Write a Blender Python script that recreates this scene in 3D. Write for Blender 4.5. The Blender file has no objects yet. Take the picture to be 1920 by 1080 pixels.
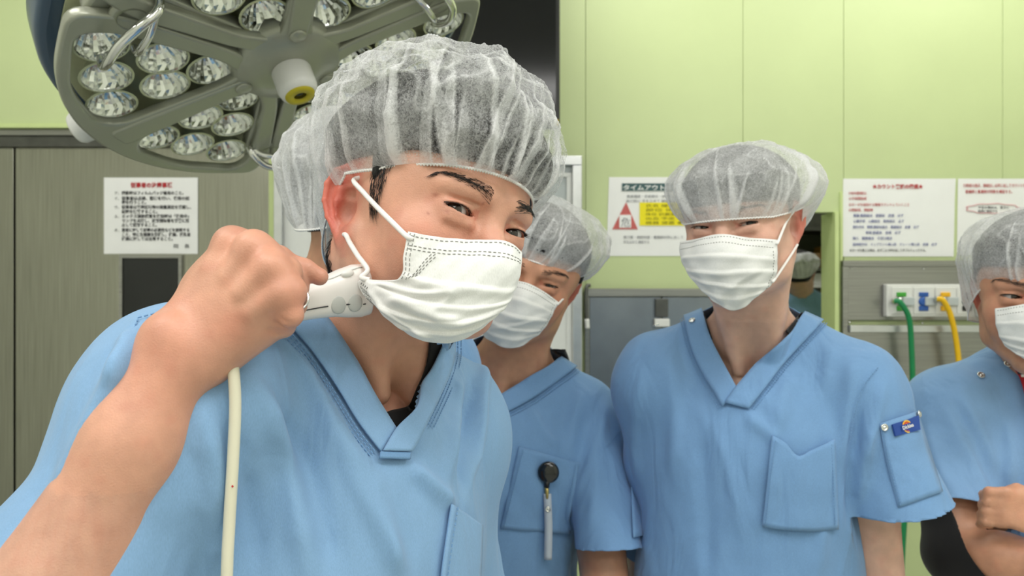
import bpy, bmesh, math, random
import numpy as np
from mathutils import Matrix, Vector

# ------------------------------------------------------------------ camera, world, exposure
SC = bpy.context.scene
COL = SC.collection
FPX = 1386.0            # focal length in pixels of the 1920 x 1080 frame
CAMZ = 1.52

_cd = bpy.data.cameras.new('camera')
_cam = bpy.data.objects.new('camera', _cd)
COL.objects.link(_cam)
_cam.location = (0, 0, CAMZ)
_cam.rotation_euler = (math.pi / 2, 0, 0)
_cd.sensor_width = 36.0
_cd.lens = 36.0 * FPX / 1920.0
_cd.clip_start = 0.02
_cd.dof.use_dof = True
_cd.dof.focus_distance = 0.62
_cd.dof.aperture_fstop = 10.0
SC.camera = _cam

_w = bpy.data.worlds.new('world')
SC.world = _w
_w.use_nodes = True
_w.node_tree.nodes['Background'].inputs[0].default_value = (0.9, 0.95, 1.0, 1)
_w.node_tree.nodes['Background'].inputs[1].default_value = 0.05

SC.view_settings.view_transform = 'Standard'
SC.view_settings.look = 'None'
SC.view_settings.gamma = 1.0
SC.view_settings.use_curve_mapping = False
SC.view_settings.exposure = 0.35
SC.cycles.max_bounces = 8
SC.cycles.diffuse_bounces = 4
SC.cycles.glossy_bounces = 3
SC.cycles.transmission_bounces = 3
SC.cycles.transparent_max_bounces = 12
SC.cycles.caustics_reflective = False
SC.cycles.caustics_refractive = False
SC.cycles.adaptive_threshold = 0.025
LAMP = 6.0              # radiance of the ceiling luminaires

rng = np.random.default_rng(7)
random.seed(7)

# ------------------------------------------------------------------ small helpers
def P(px, py, d):
    """point that the photograph shows at pixel (px, py), d metres from the lens plane"""
    return np.array([(px - 960.0) / FPX * d, d, CAMZ - (py - 540.0) / FPX * d])

def lin(c):
    c = c / 255.0
    return c / 12.92 if c <= 0.04045 else ((c + 0.055) / 1.055) ** 2.4

def S(r, g, b):
    return (lin(r), lin(g), lin(b), 1.0)

def new_mat(name):
    m = bpy.data.materials.new(name)
    m.use_nodes = True
    return m, m.node_tree, m.node_tree.nodes['Principled BSDF']

def mat(name, col, rough=0.5, metal=0.0, noise=0.0, nscale=20.0, bump=0.0, bscale=200.0, stretch=None,
        emit=None, estr=0.0, sss=0.0, coat=0.0, sheen=0.0, spec=None, alpha=None):
    m, nt, b = new_mat(name)
    b.inputs['Base Color'].default_value = col
    b.inputs['Roughness'].default_value = rough
    b.inputs['Metallic'].default_value = metal
    if spec is not None:
        b.inputs['Specular IOR Level'].default_value = spec
    if coat:
        b.inputs['Coat Weight'].default_value = coat
        b.inputs['Coat Roughness'].default_value = 0.1
    if sheen:
        b.inputs['Sheen Weight'].default_value = sheen
        b.inputs['Sheen Roughness'].default_value = 0.4
    if sss:
        b.inputs['Subsurface Weight'].default_value = sss
        b.inputs['Subsurface Radius'].default_value = (1.0, 0.35, 0.2)
        b.inputs['Subsurface Scale'].default_value = 0.006
    if emit is not None:
        b.inputs['Emission Color'].default_value = emit
        b.inputs['Emission Strength'].default_value = estr
    tc = nt.nodes.new('ShaderNodeTexCoord')
    mp = nt.nodes.new('ShaderNodeMapping')
    nt.links.new(tc.outputs['Object'], mp.inputs['Vector'])
    if stretch:
        mp.inputs['Scale'].default_value = stretch
    if noise:
        n = nt.nodes.new('ShaderNodeTexNoise')
        n.inputs['Scale'].default_value = nscale
        n.inputs['Detail'].default_value = 6
        nt.links.new(mp.outputs[0], n.inputs['Vector'])
        mx = nt.nodes.new('ShaderNodeMix')
        mx.data_type = 'RGBA'
        mx.blend_type = 'MULTIPLY'
        mx.inputs[0].default_value = 1.0
        rmp = nt.nodes.new('ShaderNodeMapRange')
        rmp.inputs['From Min'].default_value = 0.3
        rmp.inputs['From Max'].default_value = 0.7
        rmp.inputs['To Min'].default_value = 1.0 - noise
        rmp.inputs['To Max'].default_value = 1.0 + noise * 0.4
        nt.links.new(n.outputs['Fac'], rmp.inputs['Value'])
        mx.inputs[6].default_value = col
        cmb = nt.nodes.new('ShaderNodeCombineColor')
        for i in range(3):
            nt.links.new(rmp.outputs[0], cmb.inputs[i])
        nt.links.new(cmb.outputs[0], mx.inputs[7])
        nt.links.new(mx.outputs[2], b.inputs['Base Color'])
    if bump:
        n2 = nt.nodes.new('ShaderNodeTexNoise')
        n2.inputs['Scale'].default_value = bscale
        n2.inputs['Detail'].default_value = 4
        nt.links.new(mp.outputs[0], n2.inputs['Vector'])
        bp = nt.nodes.new('ShaderNodeBump')
        bp.inputs['Strength'].default_value = bump
        bp.inputs['Distance'].default_value = 0.002
        nt.links.new(n2.outputs['Fac'], bp.inputs['Height'])
        nt.links.new(bp.outputs[0], b.inputs['Normal'])
    return m

def tag(o, label=None, cat=None, group=None, kind=None):
    if label: o['label'] = label
    if cat: o['category'] = cat
    if group: o['group'] = group
    if kind: o['kind'] = kind
    return o

def empty(name, loc, label=None, cat=None, group=None, kind=None, rot=None):
    o = bpy.data.objects.new(name, None)
    COL.objects.link(o)
    o.empty_display_size = 0.05
    o.location = Vector([float(x) for x in loc])
    if rot is not None:
        o.rotation_euler = rot
    return tag(o, label, cat, group, kind)

def put(o, parent):
    """parent o, keeping world coordinates of its mesh data"""
    if parent is not None:
        o.parent = parent
        o.matrix_parent_inverse = parent_matrix(parent).inverted()
    return o

def parent_matrix(p):
    m = Matrix.LocRotScale(p.location, p.rotation_euler, p.scale)
    if p.parent is not None:
        m = parent_matrix(p.parent) @ p.matrix_parent_inverse @ m
    return m

def mesh_obj(name, verts, faces, m=None, parent=None, smooth=True, colors=None, cname='col'):
    me = bpy.data.meshes.new(name)
    verts = np.asarray(verts, dtype=np.float32)
    if isinstance(faces, np.ndarray):
        nf, k = faces.shape
        me.vertices.add(len(verts))
        me.vertices.foreach_set('co', verts.ravel())
        me.loops.add(nf * k)
        me.loops.foreach_set('vertex_index', faces.astype(np.int32).ravel())
        me.polygons.add(nf)
        me.polygons.foreach_set('loop_start', np.arange(0, nf * k, k, dtype=np.int32))
        me.update(calc_edges=True)
        me.validate()
    else:
        me.from_pydata([tuple(float(c) for c in v) for v in verts], [], [tuple(int(i) for i in f) for f in faces])
        me.update()
    if colors is not None:
        at = me.attributes.new(cname, 'FLOAT_COLOR', 'POINT')
        c = np.ones((len(verts), 4), np.float32)
        c[:, :3] = colors
        at.data.foreach_set('color', c.ravel())
    if smooth:
        me.polygons.foreach_set('use_smooth', np.ones(len(me.polygons), dtype=bool))
    if m is not None:
        for mm in (m if isinstance(m, (list, tuple)) else [m]):
            me.materials.append(mm)
    o = bpy.data.objects.new(name, me)
    COL.objects.link(o)
    return put(o, parent)

class MB:
    """collects simple shapes into one mesh"""
    def __init__(s):
        s.v, s.f = [], []
    def add(s, v, f):
        n = len(s.v)
        s.v += [tuple(float(c) for c in p) for p in v]
        s.f += [tuple(i + n for i in q) for q in f]
        return s
    def box(s, lo, hi, M=None):
        x0, y0, z0 = lo; x1, y1, z1 = hi
        v = [(x0,y0,z0),(x1,y0,z0),(x1,y1,z0),(x0,y1,z0),(x0,y0,z1),(x1,y0,z1),(x1,y1,z1),(x0,y1,z1)]
        if M is not None:
            v = [tuple(M @ Vector(p)) for p in v]
        return s.add(v, [(0,3,2,1),(4,5,6,7),(0,1,5,4),(1,2,6,5),(2,3,7,6),(3,0,4,7)])
    def tube(s, pts, r, n=10, caps=True):
        pts = [np.asarray(p, float) for p in pts]
        m = len(pts)
        rs = r if hasattr(r, '__len__') else [r] * m
        t = [pts[min(i+1, m-1)] - pts[max(i-1, 0)] for i in range(m)]
        t = [x / (np.linalg.norm(x) + 1e-12) for x in t]
        up = np.array([0, 0, 1.0]) if abs(t[0][2]) < 0.9 else np.array([1.0, 0, 0])
        v = []
        for i in range(m):
            a = np.cross(t[i], up); a /= np.linalg.norm(a) + 1e-12
            up = np.cross(a, t[i])
            for k in range(n):
                th = 2 * math.pi * k / n
                v.append(pts[i] + rs[i] * (math.cos(th) * a + math.sin(th) * up))
        f = []
        for i in range(m - 1):
            for k in range(n):
                k2 = (k + 1) % n
                f.append((i*n+k, i*n+k2, (i+1)*n+k2, (i+1)*n+k))
        if caps:
            f.append(tuple(range(n-1, -1, -1))); f.append(tuple((m-1)*n + k for k in range(n)))
        return s.add(v, f)
    def lathe(s, prof, n=24, M=None, close=True):
        """prof: list of (r, h) turned round local z"""
        v = []
        for (r, h) in prof:
            for k in range(n):
                th = 2 * math.pi * k / n
                p = Vector((r * math.cos(th), r * math.sin(th), h))
                v.append(tuple(M @ p) if M is not None else tuple(p))
        f = []
        for i in range(len(prof) - 1):
            for k in range(n):
                k2 = (k + 1) % n
                f.append((i*n+k, i*n+k2, (i+1)*n+k2, (i+1)*n+k))
        if close:
            if prof[0][0] > 1e-6: f.append(tuple(range(n-1, -1, -1)))
            if prof[-1][0] > 1e-6: f.append(tuple((len(prof)-1)*n + k for k in range(n)))
        return s.add(v, f)
    def build(s, name, m=None, parent=None, smooth=False, bevel=0.0, seg=2):
        o = mesh_obj(name, s.v, s.f, m, parent, smooth)
        if bevel:
            b = o.modifiers.new('bevel', 'BEVEL')
            b.width = bevel; b.segments = seg; b.limit_method = 'ANGLE'
        return o

def wbox(name, lo, hi, m, parent=None, bevel=0.0):
    return MB().box(lo, hi).build(name, m, parent, bevel=bevel)

def catmull(pts, n=8, closed=False):
    pts = [np.asarray(p, float) for p in pts]
    out = []
    m = len(pts)
    rngs = range(m) if closed else range(m - 1)
    for i in rngs:
        g = (lambda k: pts[k % m]) if closed else (lambda k: pts[min(max(k, 0), m - 1)])
        p0, p1, p2, p3 = g(i-1), g(i), g(i+1), g(i+2)
        for j in range(n):
            t = j / n
            out.append(0.5 * ((2*p1) + (-p0+p2)*t + (2*p0-5*p1+4*p2-p3)*t*t + (-p0+3*p1-3*p2+p3)*t**3))
    if not closed:
        out.append(pts[-1])
    return out

def text_obj(name, s, size, M, m, parent, align='LEFT', ext=0.0004, bold=0.0, sx=1.0):
    cu = bpy.data.curves.new(name, 'FONT')
    cu.body = s
    cu.size = size
    cu.align_x = align
    cu.extrude = ext
    cu.offset = bold
    cu.resolution_u = 2
    cu.materials.append(m)
    tmp = bpy.data.objects.new(name, cu)
    COL.objects.link(tmp)
    bpy.context.view_layer.update()
    me = bpy.data.meshes.new_from_object(tmp.evaluated_get(bpy.context.evaluated_depsgraph_get()))
    bpy.data.objects.remove(tmp)
    me.name = name
    me.materials.clear(); me.materials.append(m)
    o = bpy.data.objects.new(name, me)
    COL.objects.link(o)
    o.parent = parent
    o.matrix_parent_inverse = parent_matrix(parent).inverted()
    MM = M @ Matrix.Diagonal((sx, 1, 1, 1))
    o.matrix_basis = MM
    return o
# ------------------------------------------------------------------ implicit surfaces (for bodies and cloth)
f32 = np.float32

class Sdf:
    """ordered list of (op, function, k, centre, reach)"""
    def __init__(s):
        s.ops = []
        s.band = 0.05
    def copy(s):
        t = Sdf(); t.ops = list(s.ops); return t
    def _add(s, op, fn, k, c, r):
        s.ops.append((op, fn, k, np.asarray(c, f32), float(r)))
        return s
    # --- primitives
    def ell(s, c, r, R=None, k=0.01, op='u'):
        c = np.asarray(c, f32); r = np.asarray(r, f32)
        RT = None if R is None else np.asarray(R, f32)
        def fn(p):
            q = p - c
            if RT is not None: q = q @ RT          # columns of R are the local axes
            a = q / r
            k0 = np.sqrt(np.einsum('ij,ij->i', a, a)) + 1e-9
            b = a / r
            k1 = np.sqrt(np.einsum('ij,ij->i', b, b)) + 1e-9
            return k0 * (k0 - 1.0) / k1
        return s._add(op, fn, k, c, float(r.max()))
    def cone(s, a, b, ra, rb, k=0.01, op='u', flat=None, fdir=None):
        """tapered capsule; flat<1 squashes it along fdir"""
        a = np.asarray(a, f32); b = np.asarray(b, f32)
        ab = b - a; L2 = float(ab @ ab) + 1e-12
        if fdir is not None:
            fd = np.asarray(fdir, f32); fd = fd - ab * (fd @ ab) / L2; fd = fd / (np.linalg.norm(fd) + 1e-9)
        def fn(p):
            q = p - a
            t = np.clip((q @ ab) / L2, 0, 1)
            w = q - t[:, None] * ab
            if fdir is not None:
                h = w @ fd
                w = w + (h * (1.0 / flat - 1.0))[:, None] * fd
            d = np.sqrt(np.einsum('ij,ij->i', w, w)) - (ra + t * (rb - ra))
            return d
        return s._add(op, fn, k, (a + b) / 2, float(np.sqrt(L2)) / 2 + max(ra, rb))
    def chain(s, pts, rs, k=0.004, k0=0.01, op='u'):
        for i in range(len(pts) - 1):
            s.cone(pts[i], pts[i+1], rs[i], rs[i+1], k0 if i == 0 else k, op)
        return s
    def func(s, fn, k, c, r, op='u'):
        return s._add(op, fn, k, c, r)
    def __call__(s, p):
        p = np.asarray(p, f32)
        d = np.full(len(p), 1.0, f32)
        if not len(p): return d
        if getattr(s, '_n', None) != (len(s.ops), id(s.ops)):
            s._c = np.array([o[3] for o in s.ops]); s._r = np.array([o[4]*1.05 + 2*o[2] for o in s.ops]); s._n = (len(s.ops), id(s.ops))
        lo, hi = p.min(0), p.max(0)
        dist = np.linalg.norm(np.maximum(np.abs(s._c - (lo+hi)/2) - (hi-lo)/2, 0), axis=1)
        for i in np.nonzero(dist < s._r + s.band)[0]:
            op, fn, k, c, r = s.ops[i]
            e = fn(p)
            if op == 'u':
                if k > 0:
                    h = np.clip(0.5 + (0.5 / k) * (d - e), 0, 1)
                    d = d + (e - d) * h - k * h * (1 - h)
                else:
                    d = np.minimum(d, e)
            elif op == 's':
                h = np.clip(0.5 - (0.5 / max(k, 1e-6)) * (d + e), 0, 1)
                d = d * (1 - h) - e * h + k * h * (1 - h)
            elif op == 'i':
                h = np.clip(0.5 - (0.5 / max(k, 1e-6)) * (d - e), 0, 1)
                d = d * (1 - h) + e * h + k * h * (1 - h)
        return d
    def eval(s, p, chunk=12000):
        p = np.asarray(p, f32)
        if len(p) <= chunk: return s(p)
        q = np.floor((p - p.min(0)) / 0.02).astype(np.int64)       # visit points in spatial order
        key = np.zeros(len(p), np.int64)
        for b in range(7):
            for a in range(3):
                key |= ((q[:, a] >> b) & 1) << (3*b + a)
        o = np.argsort(key, kind='stable')
        out = np.empty(len(p), f32)
        for i in range(0, len(p), chunk):
            j = o[i:i+chunk]
            out[j] = s(p[j])
        return out
    def grad(s, p, e=0.0006):
        g = np.zeros((len(p), 3), f32)
        for w in ((1,-1,-1), (-1,-1,1), (-1,1,-1), (1,1,1)):
            w = np.array(w, f32)
            g += s.eval(p + w * e)[:, None] * w
        return g / (4 * e)
    def mesh(s, lo, hi, h, steps=1, lip=1.6):
        """surface nets on a sparsely evaluated grid"""
        B = 4
        lo = np.asarray(lo, float); hi = np.asarray(hi, float)
        nb = np.ceil((hi - lo) / (h * B)).astype(int)
        N = nb * B
        s.band = h * B * lip * 1.2
        all_ops = s.ops
        bc = (lo + hi) / 2; bh = (hi - lo) / 2
        s.ops = [o for o in all_ops if np.linalg.norm(np.maximum(np.abs(o[3] - bc) - bh, 0)) < o[4]*1.05 + 2*o[2] + s.band]
        bi = np.stack(np.meshgrid(*[np.arange(n) for n in nb], indexing='ij'), -1).reshape(-1, 3)
        cen = lo + (bi + 0.5) * (h * B)
        fc = s.eval(cen)
        keep = np.abs(fc) < h * B * 0.87 * lip
        G = np.repeat(np.repeat(np.repeat(np.where(fc < 0, -1.0, 1.0).astype(f32).reshape(nb), B, 0), B, 1), B, 2)
        kb = bi[keep]
        off = np.stack(np.meshgrid(*[np.arange(B)] * 3, indexing='ij'), -1).reshape(-1, 3)
        key = np.zeros(len(kb), np.int64)
        for b_ in range(9):
            for a_ in range(3):
                key |= ((kb[:, a_].astype(np.int64) >> b_) & 1) << (3*b_ + a_)
        kb = kb[np.argsort(key)]
        for i in range(0, len(kb), 200):
            ii = (kb[i:i+200, None, :] * B + off[None]).reshape(-1, 3)
            G[ii[:, 0], ii[:, 1], ii[:, 2]] = s(lo + ii * h)
        sg = G < 0
        c = np.zeros(np.array(G.shape) - 1, np.uint8)
        for dx in (0, 1):
            for dy in (0, 1):
                for dz in (0, 1):
                    c += sg[dx:sg.shape[0]-1+dx, dy:sg.shape[1]-1+dy, dz:sg.shape[2]-1+dz]
        act = np.argwhere((c > 0) & (c < 8))
        vid = np.full(c.shape, -1, np.int32)
        vid[act[:, 0], act[:, 1], act[:, 2]] = np.arange(len(act))
        acc = np.zeros((len(act), 3), f32); cnt = np.zeros(len(act), f32)
        cs = [(a, b, d) for a in (0, 1) for b in (0, 1) for d in (0, 1)]
        val = {q: G[act[:, 0]+q[0], act[:, 1]+q[1], act[:, 2]+q[2]] for q in cs}
        for q in cs:
            for ax in range(3):
                if q[ax] == 0:
                    q2 = list(q); q2[ax] = 1; q2 = tuple(q2)
                    a, b = val[q], val[q2]
                    m = (a < 0) != (b < 0)
                    t = np.where(m, a / np.where(m, a - b, 1), 0)
                    pt = np.tile(np.array(q, f32), (len(act), 1)); pt[:, ax] = t
                    acc += pt * m[:, None]; cnt += m
        V = (lo + (act + acc / np.maximum(cnt, 1)[:, None]) * h).astype(f32)
        quads = []
        for ax in range(3):
            a1, a2 = [(1, 2), (2, 0), (0, 1)][ax]
            sl0 = [slice(None)] * 3; sl1 = [slice(None)] * 3
            sl0[ax] = slice(0, -1); sl1[ax] = slice(1, None)
            A, Bv = sg[tuple(sl0)], sg[tuple(sl1)]
            e = np.argwhere(A != Bv)
            e = e[(e[:, a1] > 0) & (e[:, a2] > 0) & (e[:, a1] < c.shape[a1]) & (e[:, a2] < c.shape[a2]) & (e[:, ax] < c.shape[ax])]
            if not len(e): continue
            flip = A[e[:, 0], e[:, 1], e[:, 2]]
            def cell(da, db):
                q = e.copy(); q[:, a1] -= da; q[:, a2] -= db
                return vid[q[:, 0], q[:, 1], q[:, 2]]
            Q = np.stack([cell(1, 1), cell(0, 1), cell(0, 0), cell(1, 0)], 1)
            Q = np.where(flip[:, None], Q, Q[:, ::-1])
            quads.append(Q[(Q >= 0).all(1)])
        Q = np.concatenate(quads)
        for _ in range(steps):
            g = s.grad(V); d = s.eval(V)
            gg = np.maximum((g * g).sum(1), 0.2)
            st = np.clip(d / gg, -h * 0.6, h * 0.6)
            V = V - g * st[:, None]
        if not steps: g = s.grad(V)
        s.ops = all_ops
        nrm = g / (np.linalg.norm(g, axis=1, keepdims=True) + 1e-9)
        return V, Q, nrm

def trace(sdf, px, py, near=0.3, far=2.5, lift=0.0):
    """first points where rays from the lens through the pixels meet the surface"""
    px = np.atleast_1d(np.asarray(px, float)); py = np.atleast_1d(np.asarray(py, float))
    D = np.stack([(px - 960) / FPX, np.ones_like(px), -(py - 540) / FPX], 1)
    nD = np.linalg.norm(D, axis=1)
    O = np.array([0, 0, CAMZ])
    t = np.full(len(px), near)
    sdf.band = 3.0
    best = np.full(len(px), 9.0); bt = t.copy()
    act = np.arange(len(px))
    for _ in range(90):
        d = sdf((O + D[act] * t[act, None]).astype(f32))
        b = d < best[act]
        best[act[b]] = d[b]; bt[act[b]] = t[act[b]]
        t[act] = np.minimum(t[act] + np.where(d > 0.0003, d * 0.75 / nD[act], 0), far)
        act = act[(d > 0.0003) & (t[act] < far)]
        if not len(act): break
    p = (O + D * bt[:, None])
    if lift:
        g = sdf.grad(p.astype(f32)); g /= np.linalg.norm(g, axis=1, keepdims=True) + 1e-9
        p = p + g * lift
    return p

def rotz(a):
    c, s_ = math.cos(a), math.sin(a)
    return np.array([[c, -s_, 0], [s_, c, 0], [0, 0, 1.0]])
def rotx(a):
    c, s_ = math.cos(a), math.sin(a)
    return np.array([[1.0, 0, 0], [0, c, -s_], [0, s_, c]])
def roty(a):
    c, s_ = math.cos(a), math.sin(a)
    return np.array([[c, 0, s_], [0, 1.0, 0], [-s_, 0, c]])

class Frame:
    """local frame: +x the person's left, -y the way they face, +z up"""
    def __init__(s, o, yaw=0.0, roll=0.0, pitch=0.0, scale=1.0):
        s.o = np.asarray(o, float)
        s.R = rotz(math.radians(yaw)) @ roty(math.radians(roll)) @ rotx(math.radians(pitch))
        s.k = scale
    def __call__(s, *p):
        p = np.asarray(p if len(p) > 1 else p[0], float)
        return s.o + (p * s.k) @ s.R.T
    def inv(s, p):
        return ((np.asarray(p, float) - s.o) @ s.R) / s.k

def vnoise(p, scale, seed=0):
    """smooth value noise in -1..1"""
    p = np.asarray(p, float) * scale + seed * 17.31
    i = np.floor(p).astype(np.int64); f = p - i
    u = f * f * (3 - 2 * f)
    def h(a, b, c):
        n = (a * 374761393 + b * 668265263 + c * 2147483647 + seed * 974711) & 0x7fffffff
        n = ((n ^ (n >> 13)) * 1274126177) & 0x7fffffff
        return (n ^ (n >> 16)) / 0x7fffffff * 2 - 1
    r = 0
    for dx in (0, 1):
        for dy in (0, 1):
            for dz in (0, 1):
                w = (u[:, 0] if dx else 1-u[:, 0]) * (u[:, 1] if dy else 1-u[:, 1]) * (u[:, 2] if dz else 1-u[:, 2])
                r = r + w * h(i[:, 0]+dx, i[:, 1]+dy, i[:, 2]+dz)
    return r

def seg_dist(p, poly):
    """distance of points to a polyline and the fraction along it"""
    best = np.full(len(p), 9.0); frac = np.zeros(len(p))
    L = np.cumsum([0] + [np.linalg.norm(np.subtract(poly[i+1], poly[i])) for i in range(len(poly)-1)])
    for i in range(len(poly) - 1):
        a = np.asarray(poly[i], float); b = np.asarray(poly[i+1], float)
        ab = b - a; l2 = ab @ ab + 1e-12
        t = np.clip(((p - a) @ ab) / l2, 0, 1)
        d = np.linalg.norm(p - a - t[:, None] * ab, axis=1)
        m = d < best
        best = np.where(m, d, best)
        frac = np.where(m, (L[i] + t * (L[i+1] - L[i])) / L[-1], frac)
    return best, frac

def in_poly(x, y, poly):
    n = len(poly); r = np.zeros(len(x), bool)
    j = n - 1
    for i in range(n):
        xi, yi = poly[i]; xj, yj = poly[j]
        c = ((yi > y) != (yj > y)) & (x < (xj - xi) * (y - yi) / (yj - yi + 1e-12) + xi)
        r ^= c
        j = i
    return r

def pix(p):
    p = np.asarray(p, float)
    return 960 + p[:, 0] / p[:, 1] * FPX, 540 - (p[:, 2] - CAMZ) / p[:, 1] * FPX
# ------------------------------------------------------------------ the room
D = 2.75                       # distance of the back wall
def X(px, d=D): return (px - 960.0) / FPX * d
def Z(py, d=D): return CAMZ - (py - 540.0) / FPX * d

M_green = mat('wall_green', S(206, 220, 164), 0.42, noise=0.05, nscale=3.0, bump=0.03, bscale=90)
M_pale = mat('wall_pale', S(226, 228, 216), 0.5, noise=0.04, nscale=3.0)
M_greenedge = mat('wall_edge_lime', S(212, 228, 160), 0.4, noise=0.04)
M_steel = mat('brushed_steel', (0.40, 0.395, 0.33, 1), 0.27, 1.0, noise=0.22, nscale=6.0, bump=0.05, bscale=60, stretch=(40, 40, 0.6))  # olive base tint stands in for green walls reflected in the door
M_steelh = mat('brushed_steel_h', (0.40, 0.395, 0.375, 1), 0.30, 1.0, noise=0.2, nscale=5.0, bump=0.05, bscale=60, stretch=(0.6, 40, 40))
M_steelb = mat('steel_bluegrey', (0.30, 0.33, 0.37, 1), 0.32, 0.9, noise=0.25, nscale=4.0, stretch=(1, 1, 1))
M_steeld = mat('dark_steel', (0.16, 0.16, 0.15, 1), 0.35, 0.9, noise=0.2)
M_alu = mat('aluminium', (0.72, 0.73, 0.74, 1), 0.3, 0.85, noise=0.08)
M_floor = mat('floor_vinyl', S(186, 188, 182), 0.3, noise=0.08, nscale=8)
M_ceil = mat('ceiling_white', S(236, 238, 232), 0.6, noise=0.03, nscale=5)
M_white = mat('white_enamel', S(240, 241, 238), 0.35, noise=0.03)
M_wplast = mat('white_plastic', S(236, 236, 232), 0.32, noise=0.03, nscale=30)
M_grey = mat('grey_panel', S(196, 203, 204), 0.35, noise=0.05)
M_black = mat('black_gloss', (0.004, 0.004, 0.005, 1), 0.12, noise=0.2)
M_blackp = mat('black_plastic', (0.012, 0.012, 0.012, 1), 0.35, noise=0.2)
M_glassdark = mat('dark_window', (0.012, 0.013, 0.013, 1), 0.08, noise=0.3, nscale=9)
M_chrome = mat('chrome', (0.82, 0.82, 0.80, 1), 0.12, 1.0, noise=0.05)
M_paper = mat('paper', S(250, 250, 248), 0.55, noise=0.02, nscale=14)
M_ink = mat('ink_black', S(52, 52, 54), 0.7, noise=0.1)
M_inkred = mat('ink_red', S(196, 40, 48), 0.7, noise=0.1)
M_inkblue = mat('ink_blue', S(104, 112, 168), 0.7, noise=0.1)
M_inkgrey = mat('ink_grey', S(150, 152, 156), 0.7, noise=0.1)

XL, XR, YB, H = -2.6, 2.35, -2.6, 2.95

fl = wbox('floor', (XL-0.2, YB-0.2, -0.05), (XR+0.2, 6.2, 0.0), M_floor); tag(fl, kind='structure')
ce = wbox('ceiling', (XL-0.2, YB-0.2, H), (XR+0.2, 6.2, H+0.05), M_ceil); tag(ce, kind='structure')
wl = wbox('wall_left', (XL-0.1, YB, 0), (XL, D, H), M_pale); tag(wl, kind='structure')
wr = wbox('wall_right', (XR, YB, 0), (XR+0.1, 6.0, H), M_pale); tag(wr, kind='structure')
wf = wbox('wall_front', (XL, YB-0.1, 0), (XR, YB, H), M_pale); tag(wf, kind='structure')

# back wall: panels with recessed joints, a partly open sliding doorway between two of them
wb = empty('wall_back', (0, D, 0), kind='structure')
def panel(x0, x1, z0, z1):
    return wbox('panel', (x0, D, z0), (x1, D+0.04, z1), M_green, wb, bevel=0.0012)
g = 0.0007
dX0, dX1, dTop = X(1393), X(1571), Z(398)
panel(X(515)+g, X(800)-g, 0, H); panel(X(800)+g, X(1098)-g, 0, H)
panel(X(1098)+g, X(1393)-g, 0, H)
panel(X(1393)+g, X(1582)-g, dTop, H)
panel(X(1582)+g, X(1880)-g, 0, H); panel(X(1880)+g, XR, 0, H)
panel(XL, X(200)-g, Z(238), H); panel(X(200)+g, X(515)-g, Z(238), H)
wbox('panel_backing', (XL, D+0.03, Z(240)), (dX0, D+0.08, H), M_greenedge, wb)
wbox('panel_backing', (X(500), D+0.03, 0), (dX0-0.002, D+0.08, Z(240)), M_greenedge, wb)
wbox('panel_backing', (X(1574), D+0.03, 0), (XR, D+0.08, H), M_greenedge, wb)
wbox('panel_backing', (dX0, D+0.03, dTop+0.01), (X(1574), D+0.08, H), M_greenedge, wb)
t = wbox('trim_1', (dX0-0.012, D-0.008, 0), (dX0+0.006, D+0.10, dTop), M_greenedge); tag(t, kind='structure')
t = wbox('trim_2', (X(1563), D-0.012, 0), (X(1571), D+0.11, dTop), M_greenedge); tag(t, kind='structure')
t = wbox('trim_3', (X(1577)-0.006, D-0.006, 0), (X(1577)+0.004, D+0.01, Z(360)), M_greenedge); tag(t, kind='structure')

# stainless sliding door on the left, set back in its opening
dr = empty('door_1', (X(250), D, 0), kind='structure')
YD = D + 0.05
wbox('door_leaf', (X(12), YD, 0.01), (X(508), YD+0.05, Z(272)), M_steel, dr, bevel=0.002)
wbox('door_leaf', (XL, YD, 0.01), (X(8), YD+0.05, Z(272)), M_steel, dr, bevel=0.002)
wbox('door_header', (XL, YD-0.02, Z(272)), (X(508), YD+0.04, Z(252)), M_steeld, dr, bevel=0.002)
wbox('door_rail', (XL, YD-0.035, Z(252)), (X(508), YD+0.04, Z(240)), M_steelh, dr, bevel=0.002)
wbox('door_backing', (XL, YD+0.05, 0), (X(510), YD+0.08, Z(240)), M_steeld, dr)
fr = MB()
wx0, wx1, wz0, wz1 = X(226, YD), X(343, YD), Z(760, YD), Z(478, YD)
fr.box((wx0, YD-0.012, wz1-0.012), (wx1, YD, wz1)); fr.box((wx0, YD-0.012, wz0), (wx1, YD, wz0+0.012))
fr.box((wx0, YD-0.012, wz0+0.012), (wx0+0.012, YD, wz1-0.012)); fr.box((wx1-0.012, YD-0.012, wz0+0.012), (wx1, YD, wz1-0.012))
wf_ = fr.build('window_frame', M_steelh, dr)
pane = wbox('window_pane', (wx0+0.012, YD-0.006, wz0+0.012), (wx1-0.012, YD-0.001, wz1-0.012), M_glassdark, dr)
t = wbox('trim_4', (X(505), D-0.006, 0), (X(514), D+0.06, Z(240)), M_greenedge); tag(t, kind='structure')
t = wbox('trim_5', (XL, D-0.008, Z(240)), (X(514), D+0.03, Z(232)), M_greenedge); tag(t, kind='structure')

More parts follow.
